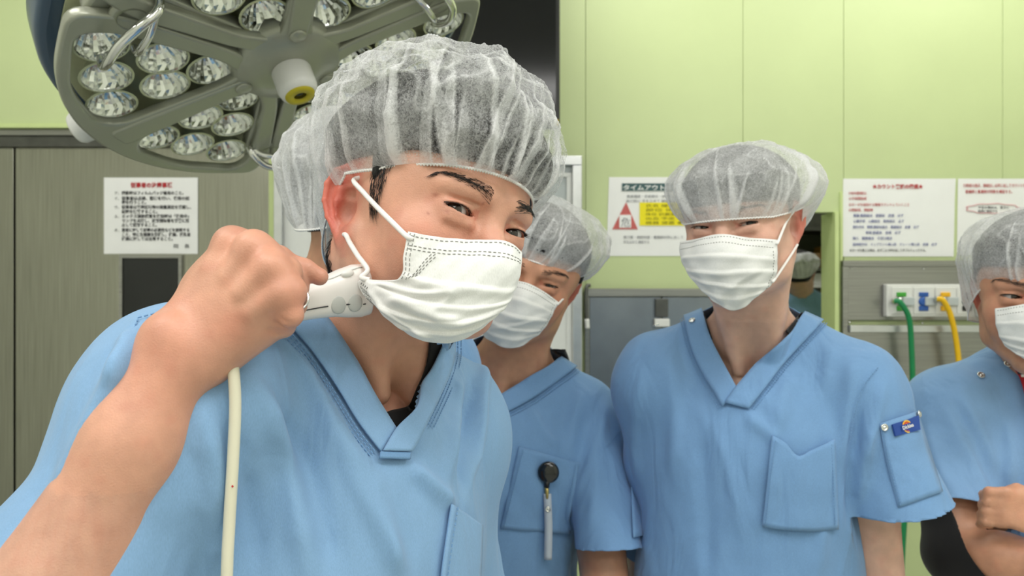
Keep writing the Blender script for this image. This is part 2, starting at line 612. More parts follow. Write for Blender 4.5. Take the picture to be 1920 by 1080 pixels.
# ceiling luminaires: the lamps of the room
M_lamp = mat('lamp_diffuser', (0.9, 0.9, 0.9, 1), 0.5, emit=(1.0, 0.985, 0.955, 1), estr=LAMP, noise=0.01)
def luminaire(x, y, lx, ly, label):
    r = empty('ceiling_light', (x, y, H), label, 'ceiling light', 'ceiling lights over the operating room')
    m = MB()
    a, b = lx/2, ly/2
    for lo, hi in (((x-a-.03, y-b-.03, H-.03), (x+a+.03, y-b, H)), ((x-a-.03, y+b, H-.03), (x+a+.03, y+b+.03, H)),
                   ((x-a-.03, y-b, H-.03), (x-a, y+b, H)), ((x+a, y-b, H-.03), (x+a+.03, y+b, H))):
        m.box(lo, hi)
    m.build('frame', M_white, r)
    mesh_obj('diffuser', [(x-a, y-b, H-.02), (x+a, y-b, H-.02), (x+a, y+b, H-.02), (x-a, y+b, H-.02)], [(0, 3, 2, 1)], M_lamp, r, smooth=False)
for (x, y, lx, ly, lab) in ((-1.45, 2.15, 1.2, .3, 'long ceiling light over the steel sliding door'),
                        (0.25, 2.3, 1.2, .3, 'long ceiling light near the wall screen'),
                        (1.6, 2.3, 1.2, .3, 'long ceiling light over the gas outlets'),
                        (-1.3, 0.2, 1.2, .6, 'wide ceiling light left above the lens'),
                        (0.1, -0.35, 1.2, .6, 'wide ceiling light just behind the lens'),
                        (1.5, 0.3, 1.2, .6, 'wide ceiling light right above the lens'),
                        (-1.2, -1.7, 1.2, .6, 'wide ceiling light at the front wall, left'),
                        (1.2, -1.7, 1.2, .6, 'wide ceiling light at the front wall, right'),
                        (0.9, 4.2, 1.2, .6, 'ceiling light in the room beyond the doorway')):
    luminaire(x, y, lx, ly, lab)

# ------------------------------------------------------------------ film viewer on the wall
fv = empty('film_viewer', (X(806), D, Z(700)), 'white wall-mounted film viewer with aluminium frame behind the group', 'film viewer')
vx0, vx1, vz0, vz1 = X(524), X(1088), Z(880), Z(298)
y0 = D - 0.07
m = MB()
for lo, hi in (((vx0, y0, vz1-.035), (vx1, D-.001, vz1)), ((vx0, y0, vz0), (vx1, D-.001, vz0+.035)),
               ((vx0, y0, vz0+.035), (vx0+.03, D-.001, vz1-.035)), ((vx1-.035, y0, vz0+.035), (vx1, D-.001, vz1-.035)),
               ((vx0+.03, y0+.005, Z(546)), (vx1-.035, D-.001, Z(514)))):
    m.box(lo, hi)
m.build('frame', M_alu, fv, bevel=0.003)
m = MB()
for lo, hi in (((vx0+.03, y0+.012, Z(512)), (vx1-.035, y0+.02, Z(500))), ((vx0+.03, y0+.012, Z(336)), (vx1-.035, y0+.02, Z(328))),
               ((vx1-.055, y0+.012, Z(500)), (vx1-.035, y0+.02, Z(336))), ((vx1-.055, y0+.012, vz0+.04), (vx1-.035, y0+.02, Z(556)))):
    m.box(lo, hi)
m.build('inner_frame', M_white, fv, bevel=0.002)
wbox('screen', (vx0+.03, y0+.02, Z(514)), (X(760), D-.005, vz1-.035), M_white, fv)
wbox('screen', (X(760), y0+.021, Z(514)), (vx1-.035, D-.005, vz1-.035), M_grey, fv)
wbox('screen', (vx0+.03, y0+.02, vz0+.035), (vx1-.035, D-.005, Z(546)), M_white, fv)

# ------------------------------------------------------------------ black display hanging at the top
dy = 2.45
dp = empty('wall_display', P(930, 120, dy), 'large black flat display on the wall beside the surgical light', 'display')
x0_, x1_, z0_, z1_ = X(560, dy), X(1050, dy), Z(238, dy), Z(-220, dy)
wbox('casing', (x0_, dy, z0_), (x1_, dy+.05, z1_), M_blackp, dp, bevel=0.006)
wbox('screen', (x0_+.006, dy-.002, z0_+.012), (x1_-.014, dy+.004, z1_-.012), M_black, dp)
m = MB(); m.box((x0_+.3, dy+.05, z0_+.2), (x1_-.3, D-.002, z1_-.2)); m.build('wall_bracket', M_steeld, dp)
wbox('corner_sticker', (X(1040, dy), dy-.003, Z(236, dy)), (X(1047, dy), dy+.002, Z(224, dy)), mat('sticker_yellow', S(220, 190, 60), .5, noise=.1), dp)

# ------------------------------------------------------------------ stainless cabinet doors left of the doorway
sc = empty('steel_cabinet', (X(1240), D, Z(900)), 'stainless recessed wall cabinet with grey doors under the safety poster', 'cabinet')
y0 = D - 0.02
m = MB()
cx0, cx1, cz0, cz1 = X(1096), X(1390), Z(960), Z(541)
for lo, hi in (((cx0, y0, Z(556)), (cx1, D-.001, cz1)), ((cx0, y0, cz0), (cx1, D-.001, cz0+.03)), ((cx0, y0, cz0+.03), (X(1104), D-.001, Z(556))), ((X(1384), y0, cz0+.03), (cx1, D-.001, Z(556)))):
    m.box(lo, hi)
m.build('frame', M_steelh, sc, bevel=0.002)
for a, b in ((1104.5, 1238), (1240, 1383.5)):
    wbox('door', (X(a), y0+.006, cz0+.031), (X(b), D-.002, Z(557)), M_steelb, sc, bevel=0.002)
lt = wbox('latch', (X(1226), y0-.012, Z(594)), (X(1250), y0+.006, Z(560)), M_steeld, sc, bevel=0.003)
wbox('latch_handle', (X(1224), y0-.02, Z(612)), (X(1252), y0+.004, Z(597)), M_wplast, sc, bevel=0.004)
st = empty('hanging_strap', P(1101, 530, D-.02), 'dark strap with a white end hanging left of the steel cabinet', 'strap')
MB().tube(catmull([P(1106, 535, D-.03), P(1100, 538, D-.035), P(1099, 560, D-.035), P(1100, 600, D-.035)], 6), .007).build('strap', M_steeld, st, smooth=True)
MB().tube(catmull([P(1100, 598, D-.035), P(1101, 616, D-.035)], 4), .010).build('strap_end', M_wplast, st, smooth=True)

# ------------------------------------------------------------------ medical gas panel
gp = empty('gas_outlet_panel', (X(1750), D, Z(740)), 'stainless medical gas panel with coloured outlets on the wall', 'outlet panel')
y0 = D - 0.015
gx0, gx1 = X(1578), X(1990)
wbox('plate', (gx0, y0, Z(600)), (gx1, D-.001, Z(498)), M_steelh, gp, bevel=0.002)
wbox('plate', (gx0, y0, Z(742)), (gx1, D-.001, Z(622)), M_steelh, gp, bevel=0.002)
wbox('top_frame', (gx0-.006, y0-.012, Z(500)), (gx1, D-.001, Z(489)), M_steelh, gp, bevel=0.002)
wbox('side_frame', (gx0-.006, y0-.008, Z(742)), (X(1586), D-.001, Z(500)), M_steelh, gp, bevel=0.002)
wbox('ledge', (X(1586), y0-.022, Z(622)), (gx1, D-.001, Z(609)), M_alu, gp, bevel=0.002)
wbox('base_rail', (gx0, y0-.012, Z(748)), (gx1, D-.001, Z(737)), M_alu, gp, bevel=0.002)
for (px, py) in ((1592, 503), (1727, 504), (1589, 604), (1725, 605), (1862, 607), (1832, 629), (1860, 504), (1600, 729)):
    MB().lathe([(.004, 0), (.004, .003), (.002, .005), (0, .005)], 10, Matrix.Translation((X(px), y0, Z(py))) @ Matrix.Rotation(math.pi/2, 4, 'X')).build('screw', M_chrome, gp, smooth=True)
box = wbox('outlet_box', (X(1651), y0-.03, Z(593)), (X(1880), y0, Z(533)), M_wplast, gp, bevel=0.004)
cols = (('green', S(70, 170, 60)), ('blue', S(45, 95, 175)), ('yellow', S(250, 190, 30)), ('black', S(35, 35, 38)))
CX = (1676, 1717, 1757, 1797)
for (nm, c), px in zip(cols, CX):
    mm = mat('outlet_' + nm, c, .4, noise=.1)
    yy = y0 - .03
    o = wbox('outlet', (X(px-17), yy-.004, Z(588)), (X(px+21), yy, Z(538)), M_wplast, gp, bevel=.003)
    wbox('colour_key', (X(px-8), yy-.010, Z(556)), (X(px+9), yy-.003, Z(548)), mm, o, bevel=.002)
    wbox('colour_key', (X(px-8), yy-.010, Z(582)), (X(px+9), yy-.003, Z(573)), mm, o, bevel=.002)
    MB().lathe([(.017, 0), (.017, .006), (.012, .009), (.006, .009)], 20, Matrix.Translation((X(px), yy-.003, Z(565))) @ Matrix.Rotation(math.pi/2, 4, 'X')).build('socket', mm if nm in ('blue', 'black') else M_chrome, o, smooth=True)
    wbox('release_flap', (X(px+1), yy-.018, Z(572)), (X(px+22), yy-.004, Z(557)), M_grey, o, bevel=.002)
def hose(nm, c, pts, lab):
    r = empty('gas_hose', P(pts[-1][0], pts[-1][1], D-pts[-1][2]), lab, 'hose')
    mm = mat('hose_'+nm, c, .35, noise=.05)
    MB().tube(catmull([P(a, b, D-e) for a, b, e in pts], 10), .0095, 14).build('hose', mm, r, smooth=True)
    a, b, e = pts[0]
    MB().lathe([(.014, 0), (.014, .012), (.010, .015), (.010, .028), (0, .028)], 18, Matrix.Translation(P(a, b, D-.0645)) @ Matrix.Rotation(math.pi/2, 4, 'X')).build('probe_connector', M_chrome, r, smooth=True)
hose('green', S(28, 140, 84), ((1677, 565, .085), (1688, 567, .095), (1704, 596, .09), (1709, 650, .08), (1711, 740, .07), (1706, 860, .07), (1697, 960, .07), (1690, 1090, .07), (1688, 1250, .07)), 'green gas hose hanging from the outlet panel')
hose('yellow', S(252, 200, 24), ((1758, 561, .085), (1768, 563, .095), (1782, 590, .09), (1793, 640, .08), (1799, 700, .075), (1802, 800, .07), (1806, 1000, .07), (1806, 1250, .07)), 'yellow gas hose hanging from the outlet panel')

# ------------------------------------------------------------------ notices
def wall_text(s, px, py, hpx, d, m, parent, align='LEFT', wpx=None, bold=0.0):
    """a line of print; (px, py) is the baseline start, hpx the letter height"""
    size = hpx / FPX * d * 1.12
    M = Matrix.Translation(Vector(P(px, py, d))) @ Matrix.Rotation(math.pi/2, 4, 'X')
    o = text_obj('print', s, size, M, m, parent, align, 0.0002, bold)
    if wpx:
        w = max((v.co.x for v in o.data.vertices), default=0)
        if w > 1e-6:
            o.matrix_basis = M @ Matrix.Diagonal((wpx / FPX * d / w, 1, 1, 1))
    return o

def sheet(x0, y0, x1, y1, d, label, curl=0.0, skew=0):
    r = empty('notice', P((x0+x1)/2, y1, d), label, 'notice', 'paper notices on the wall')
    nx, ny = 12, 8
    v, f = [], []
    for j in range(ny+1):
        for i in range(nx+1):
            u, w = i/nx, j/ny
            p = P(x0+(x1-x0)*u+skew*w, y0+(y1-y0)*w, d)
            p[1] -= 0.0006 + curl*(max(0, u-.8)*5)**2*(max(0, .25-w)*4)
            v.append(p)
    n = len(v)
    for k in range(n):
        v.append(v[k] + np.array([0, .0005, 0]))
    q = lambda j, i: j*(nx+1)+i
    for j in range(ny):
        for i in range(nx):
            f.append((q(j,i), q(j+1,i), q(j+1,i+1), q(j,i+1)))
            f.append((n+q(j,i), n+q(j,i+1), n+q(j+1,i+1), n+q(j+1,i)))
    mesh_obj('paper', v, f, M_paper, r)
    return r

d1 = D + 0.05 - .002
n1 = sheet(195, 333, 371, 476, d1, 'white typed rules notice with red heading on the steel door')
dd = d1 - .0022
wall_text('従事者の注意事項', 245, 351, 9.5, dd, M_inkred, n1, wpx=78, bold=.0006)
for mk, s, y, w in (('ア、', '撮影時はフィルムバッジ着用のこと。', 364.5, 116), ('イ、', '従事者は点検、整備を行い、使用の記', 374.5, 127), ('', '録を行うこと。', 382, 46),
              ('ウ、', '従事者は管理区域等の線量測定を確認し、', 391, 130), ('', '記録を保管すること。', 399.5, 67), ('エ、', 'エックス線診療室を使用時は「使用中」', 408, 126),
              ('', 'ランプを点灯し、放射線障害を確実に防', 416.5, 127), ('', '止して照射すること。', 424.5, 66), ('オ、', '患者に対して被曝の必要性などを説明する', 434, 127), ('', 'こと、特に生殖腺を防護し、妊娠、授乳者', 442.5, 129), ('', '妊婦に対しては注意すること。', 450.5, 96)):
    if mk: wall_text(mk, 214, y, 6.0, dd, M_ink, n1)
    wall_text(s, 228, y, 6.6, dd, M_ink, n1, wpx=w, bold=.0003)
wall_text('院　長', 325, 464.5, 7.5, dd, M_ink, n1, wpx=30)

d2 = D - .001
dd = d2 - .0022
n2 = sheet(1142, 332, 1322, 480, d2, 'white safety poster with red triangle and yellow table', skew=-5)
wbox('heading_band', (X(1166), dd-.0008, Z(358)), (X(1262), dd+.001, Z(344)), mat('band_teal', S(66, 98, 100), .6, noise=.1), n2)
wall_text('タイムアウトを', 1168, 356, 10.0, dd-.0012, M_paper, n2, wpx=92, bold=.0004)
wall_text('患者確認・手術部位・術式を全員で', 1175, 370, 5.0, dd, M_inkgrey, n2, wpx=105)
wall_text('執刀前に 手を止めて 確認します', 1174, 379, 5.5, dd, M_inkgrey, n2, wpx=100)
M_tri = mat('triangle_red', S(208, 104, 100), .6, noise=.08)
tri = [(1174, 379), (1148, 430), (1196, 430)]
v = [P(a, b, dd) for a, b in tri] + [P(a, b, dd+.001) for a, b in tri]
mesh_obj('triangle', v, [(0,1,2), (5,4,3), (0,3,4,1), (1,4,5,2), (2,5,3,0)], M_tri, n2, smooth=False)
wbox('triangle_centre', (X(1161), dd-.0010, Z(427)), (X(1183), dd-.0002, Z(403)), M_paper, n2)
wall_text('危', 1164, 424, 17, dd-.0014, M_inkgrey, n2)
wbox('table', (X(1199), dd-.0006, Z(423)), (X(1322), dd+.001, Z(380)), mat('table_yellow', S(252, 236, 20), .6, noise=.05), n2)
M_inkol = mat('ink_olive', S(150, 140, 30), .7, noise=.1)
for i, s in enumerate(('氏名 確認 ●', '部位 術式', '体位 抗菌薬 ●', '出血 予定 ●', '機器 滅菌 ●')):
    wall_text(s, 1210, 388 + i*8, 5.6, dd-.001, M_inkol, n2, wpx=70)
wall_text('執刀医・麻酔科医・看護師が声に出して', 1169, 447, 5.5, dd, M_inkgrey, n2, wpx=112)
wall_text('手を止めて 確認する', 1169, 456, 5.5, dd, M_inkgrey, n2, wpx=48)

n3 = sheet(1581, 335, 1791, 481, d2, 'white counting notice with red and blue lines above the gas panel', curl=.004, skew=-3)
wall_text('★カウント実施の徹底★', 1636, 353, 8.0, dd, M_inkred, n3, wpx=95, bold=.0005)
for s, x, y, w, m_ in (('①体内遺残防止', 1591, 364.5, 34, M_inkred), ('②手術開始前', 1591, 374.5, 34, M_inkred), ('③ガーゼを追加する都度カウントしていくこと', 1591, 386, 114, M_inkred),
                       ('④閉創前、閉創時', 1591, 396, 46, M_inkred), ('開腹:腹膜縫合　筋膜前　皮膚　必ず', 1600, 406.5, 94, M_inkblue), ('心臓手術　心膜縫合　胸骨縫合　必ず', 1600, 417, 95, M_inkblue),
                       ('整形外科　関節:関節包縫合　筋膜縫合　皮膚　必ず', 1599, 428, 124, M_inkblue), ('脊椎:筋膜前　皮膚　必ず', 1623, 438.5, 66, M_inkblue), ('婦人　腹膜縫合　子宮口縫合', 1599, 449, 74, M_inkblue),
                       ('脳神経外科　インプラント挿入前　ドレーン挿入前　皮膚　必ず', 1599, 460.5, 158, M_inkblue), ('⑤ガーゼを数える時は、必ず二人で声を出してダブルチェックする。', 1593, 471.5, 143, M_ink)):
    wall_text(s, x, y, 5.6, dd, m_, n3, wpx=w)

n4 = sheet(1796, 335, 2006, 478, d2, 'white notice with a pink cloud outline at the right edge', skew=-2)
wall_text('①術者の指示、器械出しは声に出してカウントを行う。', 1806, 350.5, 6.5, dd, M_inkred, n4, wpx=130)
wall_text('看護師と看護師が同数を確認する。', 1810, 362, 6.5, dd, M_inkred, n4, wpx=88)
cl = []
for i in range(64):
    a = 2*math.pi*i/64
    r_ = 1 + .06*math.cos(9*a)
    cl.append(P(1862 + 50*r_*math.cos(a), 391 + 9*r_*math.sin(a), dd))
MB().tube(cl + [cl[0]], .0012, 6, caps=False).build('cloud_outline', mat('cloud_pink', S(226, 150, 158), .7, noise=.05), n4)
wall_text('不足の場合は、直ちに', 1834, 391, 5.0, dd, M_ink, n4, wpx=58)
wall_text('医師に報告する', 1834, 398, 5.0, dd, M_ink, n4, wpx=36)

# ------------------------------------------------------------------ the room beyond the doorway
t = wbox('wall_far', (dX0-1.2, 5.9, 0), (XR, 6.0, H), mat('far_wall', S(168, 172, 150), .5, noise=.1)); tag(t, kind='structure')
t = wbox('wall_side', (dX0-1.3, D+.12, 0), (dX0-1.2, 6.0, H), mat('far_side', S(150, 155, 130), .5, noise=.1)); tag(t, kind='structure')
sh = empty('storage_rack', (X(1510, 5.2), 5.2, 0), 'dark storage rack in the room beyond the doorway', 'rack')
m_r = M_steeld
for zz in (Z(640, 5.2), Z(536, 5.2), Z(506, 5.2), Z(432, 5.2)):
    wbox('shelf', (X(1330, 5.2), 5.05, zz-.012), (X(1640, 5.2), 5.45, zz+.012), M_steeld if zz > 1.6 else M_wplast, sh)
for px in (1330, 1640):
    for yy in (5.06, 5.44):
        MB().tube([(X(px, 5.2), yy, 0), (X(px, 5.2), yy, 2.2)], .014, 8).build('post', M_alu, sh)
wbox('back_panel', (X(1330, 5.2), 5.46, .1), (X(1640, 5.2), 5.48, 2.2), mat('rack_back', S(110, 112, 100), .6, noise=.2), sh)
zt = Z(506, 5.2) + .013
def carton(px, w, h, c, lab, z, y=5.2):
    o = MB().box((X(px, 5.2), y-.1, z), (X(px, 5.2)+w, y+.1, z+h)).build('file_box', mat('carton', c, .6, noise=.1), bevel=.004)
    o.location = (0, 0, 0)
    tag(o, lab, 'box', 'boxes on the far rack')
carton(1537, .10, .15, S(214, 160, 84), 'tan file box on the far storage rack', zt)
carton(1566, .07, .07, S(205, 190, 170), 'pale file box beside the tan one on the far rack', zt)
carton(1500, .10, .10, S(150, 120, 80), 'brown file box behind the far cap', zt)
z2 = Z(536, 5.2) + .013
carton(1515, .16, .075, S(240, 240, 236), 'white box on the lower far shelf', z2)
carton(1560, .06, .05, S(220, 222, 220), 'small white box on the lower far shelf', z2)
carton(1466, .12, .06, S(232, 226, 210), 'cream box low on the far rack, left of the others', z2)
# ------------------------------------------------------------------ surgical light
M_lgrey = mat('lamp_grey', S(170, 172, 156), 0.32, 0.35, noise=0.06, nscale=8, coat=.3)
M_lnavy = mat('lamp_navy', S(52, 78, 104), 0.3, noise=0.05, coat=.3)
M_lpale = mat('lens_plate', S(206, 210, 170), 0.35, noise=0.05, nscale=40)
M_refl = mat('reflector', (0.80, 0.82, 0.78, 1), 0.10, 1.0, noise=0.08, nscale=60, bump=.25, bscale=70)
M_ldark = mat('lens_dark', (0.03, 0.035, 0.03, 1), 0.3, noise=0.2)
M_yel = mat('handle_yellow', S(206, 190, 40), 0.45, noise=.08)

LAZ, LEL = math.radians(60), math.radians(64)
ln = Vector((math.sin(LAZ)*math.cos(LEL), -math.cos(LAZ)*math.cos(LEL), -math.sin(LEL)))
lu = Vector((0, 0, 1)).cross(ln).normalized()
lv = ln.cross(lu)
lc = Vector(P(540, 118, 1.25))
LM = Matrix(((lu.x, lv.x, ln.x, lc.x), (lu.y, lv.y, ln.y, lc.y), (lu.z, lv.z, ln.z, lc.z), (0, 0, 0, 1)))

def curve_plate(name, splines, ext, bev, m, parent, M, res=3):
    cu = bpy.data.curves.new(name, 'CURVE')
    cu.dimensions = '2D'; cu.fill_mode = 'BOTH'
    cu.extrude = ext; cu.bevel_depth = bev; cu.bevel_resolution = 2
    for pts in splines:
        sp = cu.splines.new('POLY')
        sp.points.add(len(pts) - 1)
        for q, p in zip(sp.points, pts):
            q.co = (p[0], p[1], 0, 1)
        sp.use_cyclic_u = True
    o = bpy.data.objects.new(name, cu)
    COL.objects.link(o)
    bpy.context.view_layer.update()
    me = bpy.data.meshes.new_from_object(o.evaluated_get(bpy.context.evaluated_depsgraph_get()))
    bpy.data.objects.remove(o)
    me.name = name
    me.transform(M)
    me.materials.clear(); me.materials.append(m)
    ob = bpy.data.objects.new(name, me)
    COL.objects.link(ob)
    return put(ob, parent)

def round_poly(pts, r, n=6):
    """polygon with rounded corners"""
    out = []
    m = len(pts)
    for i in range(m):
        p0, p1, p2 = (np.array(pts[(i+k) % m], float) for k in (-1, 0, 1))
        rr = r[i] if hasattr(r, '__len__') else r
        a = p0 - p1; b = p2 - p1
        la, lb = np.linalg.norm(a), np.linalg.norm(b)
        q = min(rr, la*.49, lb*.49)
        s0 = p1 + a/la*q; s1 = p1 + b/lb*q
        for k in range(n+1):
            t_ = k/n
            out.append((1-t_)**2*s0 + 2*t_*(1-t_)*p1 + t_**2*s1)
    return out

lamp = empty('surgical_light', lc, 'grey three-lobed surgical light with reflector lenses hanging above the first man', 'surgical light')
k = .001
outer = [(38, 8), (58, 84), (146, 244), (196, 284)] + [(340*math.cos(math.radians(a)), 340*math.sin(math.radians(a))) for a in (48, 36, 24, 12, 0)]
outer = outer + [(x, -y) for x, y in outer[::-1] if abs(y) > 1]
outer = [(x*k, y*k) for x, y in outer]
outer_r = [.01, .04, .05, .05] + [.03]*5 + [.03]*4 + [.05, .05, .04, .01]
outer_s = round_poly(outer, outer_r, 5)
win = [(66, 24), (120, 16), (292, 24), (318, 60), (294, 158), (216, 258), (170, 232), (80, 84)]
win = [(x*k, y*k) for x, y in win]
winr = [.025, .02, .03, .04, .04, .03, .03, .02]
w1 = round_poly(win, winr, 5)
w2 = [(p[0], -p[1]) for p in w1][::-1]
LENS = [(112, 50), (188, 58), (156, 120), (276, 66), (242, 132), (206, 198)]

def lens_mesh():
    R = .0355
    mb = MB()
    n = 28
    rings = [(R*1.10, -.001), (R, 0), (R*.985, -.004)]
    for i in range(1, 8):
        q = 1 - i/7.6
        rings.append((R*q, -.004 - .034*(1-q*q)))
    v = []
    for j, (r, h) in enumerate(rings):
        for a in range(n):
            th = 2*math.pi*a/n
            rr = r*(1 + (.03*((a % 2)*2-1) if 2 < j < len(rings)-1 else 0))
            v.append((rr*math.cos(th), rr*math.sin(th), h))
    f = []
    for j in range(len(rings)-1):
        for a in range(n):
            b = (a+1) % n
            f.append((j*n+a, j*n+b, (j+1)*n+b, (j+1)*n+a))
    f.append(tuple((len(rings)-1)*n + a for a in range(n)))
    me = bpy.data.meshes.new('lens')
    me.from_pydata(v, [], f); me.update()
    me.materials.append(M_refl); me.materials.append(M_lpale); me.materials.append(M_ldark)
    for p in me.polygons:
        i = p.vertices[0]//n
        p.material_index = 1 if i == 0 else (2 if len(p.vertices) > 4 else 0)
        p.use_smooth = False
    return me
LENSME = lens_mesh()

for li, ang in enumerate((-118, 2, 122)):
    RM = LM @ Matrix.Rotation(math.radians(ang), 4, 'Z')
    lobe = curve_plate('lobe', [outer_s, w1, w2], .004, .005, M_lgrey, lamp, RM @ Matrix.Translation((0, 0, .0)))
    back = curve_plate('back_cover', [round_poly([(x*1.01+.001, y*1.01) for x, y in outer], outer_r, 5)], .020, .014, M_lnavy, lobe, RM @ Matrix.Translation((0, 0, -.085)))
    curve_plate('lens_plate', [round_poly([(x*.97, y*.965) for x, y in outer], outer_r, 5)], .002, 0, M_lpale, lobe, RM @ Matrix.Translation((0, 0, -.0475)))
    rib = curve_plate('rib', [round_poly([(.072, .012), (.31, .020), (.31, -.020), (.072, -.012)], .008)], .002, .004, M_lgrey, lobe, RM @ Matrix.Translation((0, 0, .006)))
    MB().lathe([(.014, 0), (.014, .003), (.011, .005), (0, .0055)], 20, RM @ Matrix.Translation((.085, 0, .011))).build('cap_disc', M_lgrey, lobe, smooth=True)
    for sgn in (1, -1):
        for (x, y) in LENS:
            o = bpy.data.objects.new('lens', LENSME)
            COL.objects.link(o)
            o.parent = lobe
            o.matrix_parent_inverse = parent_matrix(lobe).inverted()
            o.matrix_basis = RM @ Matrix.Translation((x*k, sgn*y*k, -.0065 + random.uniform(-.0015, .0015))) @ Matrix.Rotation(random.uniform(0, .2), 4, 'Z')
    # rim knob at the end of the rib
    if li == 0:
        kb = MB().lathe([(.024, 0), (.027, .006), (.027, .026), (.024, .032), (0, .032)], 28, RM @ Matrix.Translation((.338, -.012, -.03)) @ Matrix.Rotation(math.radians(90), 4, 'Y')).build('knob', M_wplast, lobe, smooth=True)
    # grab handle over the joint beside this lobe
    RH = LM @ Matrix.Rotation(math.radians(ang - 60), 4, 'Z')
    hp = [(.268, .098, .0), (.272, .094, .020), (.284, .062, .036), (.290, .024, .040), (.280, -.014, .034), (.262, -.036, .018), (.256, -.040, .0)]
    MB().tube(catmull([np.array(RH @ Vector(p)) for p in hp], 8), .0068, 12).build('grab_handle', M_chrome, lamp, smooth=True)
    hp = [(.238, .060, .0), (.240, .056, .014), (.250, .030, .026), (.256, .0, .028), (.258, -.024, .016), (.256, -.030, .0)]
    MB().tube(catmull([np.array(RH @ Vector(p)) for p in hp], 8), .0055, 12).build('grab_handle', M_chrome, lamp, smooth=True)
    MB().lathe([(.030, 0), (.030, .006), (.02, .010), (.02, .004), (0, .004)], 24, RH @ Matrix.Translation((.275, .0, .0))).build('joint_boss', M_lgrey, lamp, smooth=True)
    curve_plate('joint_bridge', [round_poly([(.07, .025), (.28, .040), (.322, .034), (.322, -.034), (.28, -.040), (.07, -.025)], .02)], .006, .006, M_lgrey, lamp, RH @ Matrix.Translation((0, 0, -.018)))
hubp = [(.0, -.03), (.095, -.03), (.095, .0), (.085, .010), (.045, .016), (.0, .016)]
MB().lathe(hubp[::-1], 40, LM).build('hub', M_lgrey, lamp, smooth=True)
hd = MB().lathe([(.0, .060), (.011, .060), (.0115, .064), (.022, .066), (.030, .062), (.0335, .052), (.0335, .018), (.031, .012), (.0, .012)][::-1], 40, LM).build('handle', M_wplast, lamp, smooth=True)
MB().lathe([(.0115, .062), (.0115, .0685), (.024, .0675), (.026, .062)][::-1], 40, LM, close=False).build('handle_ring', M_yel, hd, smooth=True)
MB().lathe([(.0, .0645), (.0112, .0645), (.0112, .061)][::-1], 24, LM, close=False).build('handle_hole', M_black, hd, smooth=True)
# yoke and arm up to the ceiling
yk = [np.array(LM @ Vector(p)) for p in ((-.02, .0, -.07), (-.02, .0, -.14), (.10, .02, -.20))]
top = yk[-1] + np.array([.10, .30, .35])
MB().tube(catmull(yk + [yk[-1] + np.array([.05, .12, .12]), top, np.array([top[0], top[1], H])], 8), .028, 16).build('arm', M_wplast, lamp, smooth=True)
MB().lathe([(.12, 0), (.12, -.03), (.06, -.06), (0, -.06)], 28, Matrix.Translation((top[0], top[1], H))).build('ceiling_mount', M_wplast, lamp, smooth=True)
# ------------------------------------------------------------------ people: materials
def skin_mat(name):
    m, nt, b = new_mat(name)
    at = nt.nodes.new('ShaderNodeAttribute'); at.attribute_name = 'col'
    tc = nt.nodes.new('ShaderNodeTexCoord')
    n1 = nt.nodes.new('ShaderNodeTexNoise'); n1.inputs['Scale'].default_value = 55; n1.inputs['Detail'].default_value = 5
    n2 = nt.nodes.new('ShaderNodeTexNoise'); n2.inputs['Scale'].default_value = 900; n2.inputs['Detail'].default_value = 3
    vo = nt.nodes.new('ShaderNodeTexVoronoi'); vo.inputs['Scale'].default_value = 700
    for n in (n1, n2, vo): nt.links.new(tc.outputs['Object'], n.inputs['Vector'])
    mr = nt.nodes.new('ShaderNodeMapRange')
    mr.inputs['From Min'].default_value = .3; mr.inputs['From Max'].default_value = .7
    mr.inputs['To Min'].default_value = .90; mr.inputs['To Max'].default_value = 1.06
    nt.links.new(n1.outputs['Fac'], mr.inputs['Value'])
    vm = nt.nodes.new('ShaderNodeVectorMath'); vm.operation = 'SCALE'
    nt.links.new(at.outputs['Color'], vm.inputs[0]); nt.links.new(mr.outputs[0], vm.inputs['Scale'])
    nt.links.new(vm.outputs[0], b.inputs['Base Color'])
    b.inputs['Roughness'].default_value = .44
    b.inputs['Specular IOR Level'].default_value = .45
    b.inputs['Subsurface Weight'].default_value = .12
    b.inputs['Subsurface Radius'].default_value = (1.0, .35, .18)
    b.inputs['Subsurface Scale'].default_value = .006
    bp = nt.nodes.new('ShaderNodeBump'); bp.inputs['Strength'].default_value = .22; bp.inputs['Distance'].default_value = .0006
    ad = nt.nodes.new('ShaderNodeMath'); ad.operation = 'ADD'
    nt.links.new(vo.outputs['Distance'], ad.inputs[0]); nt.links.new(n2.outputs['Fac'], ad.inputs[1])
    nt.links.new(ad.outputs[0], bp.inputs['Height']); nt.links.new(bp.outputs[0], b.inputs['Normal'])
    return m
M_skin = skin_mat('skin')

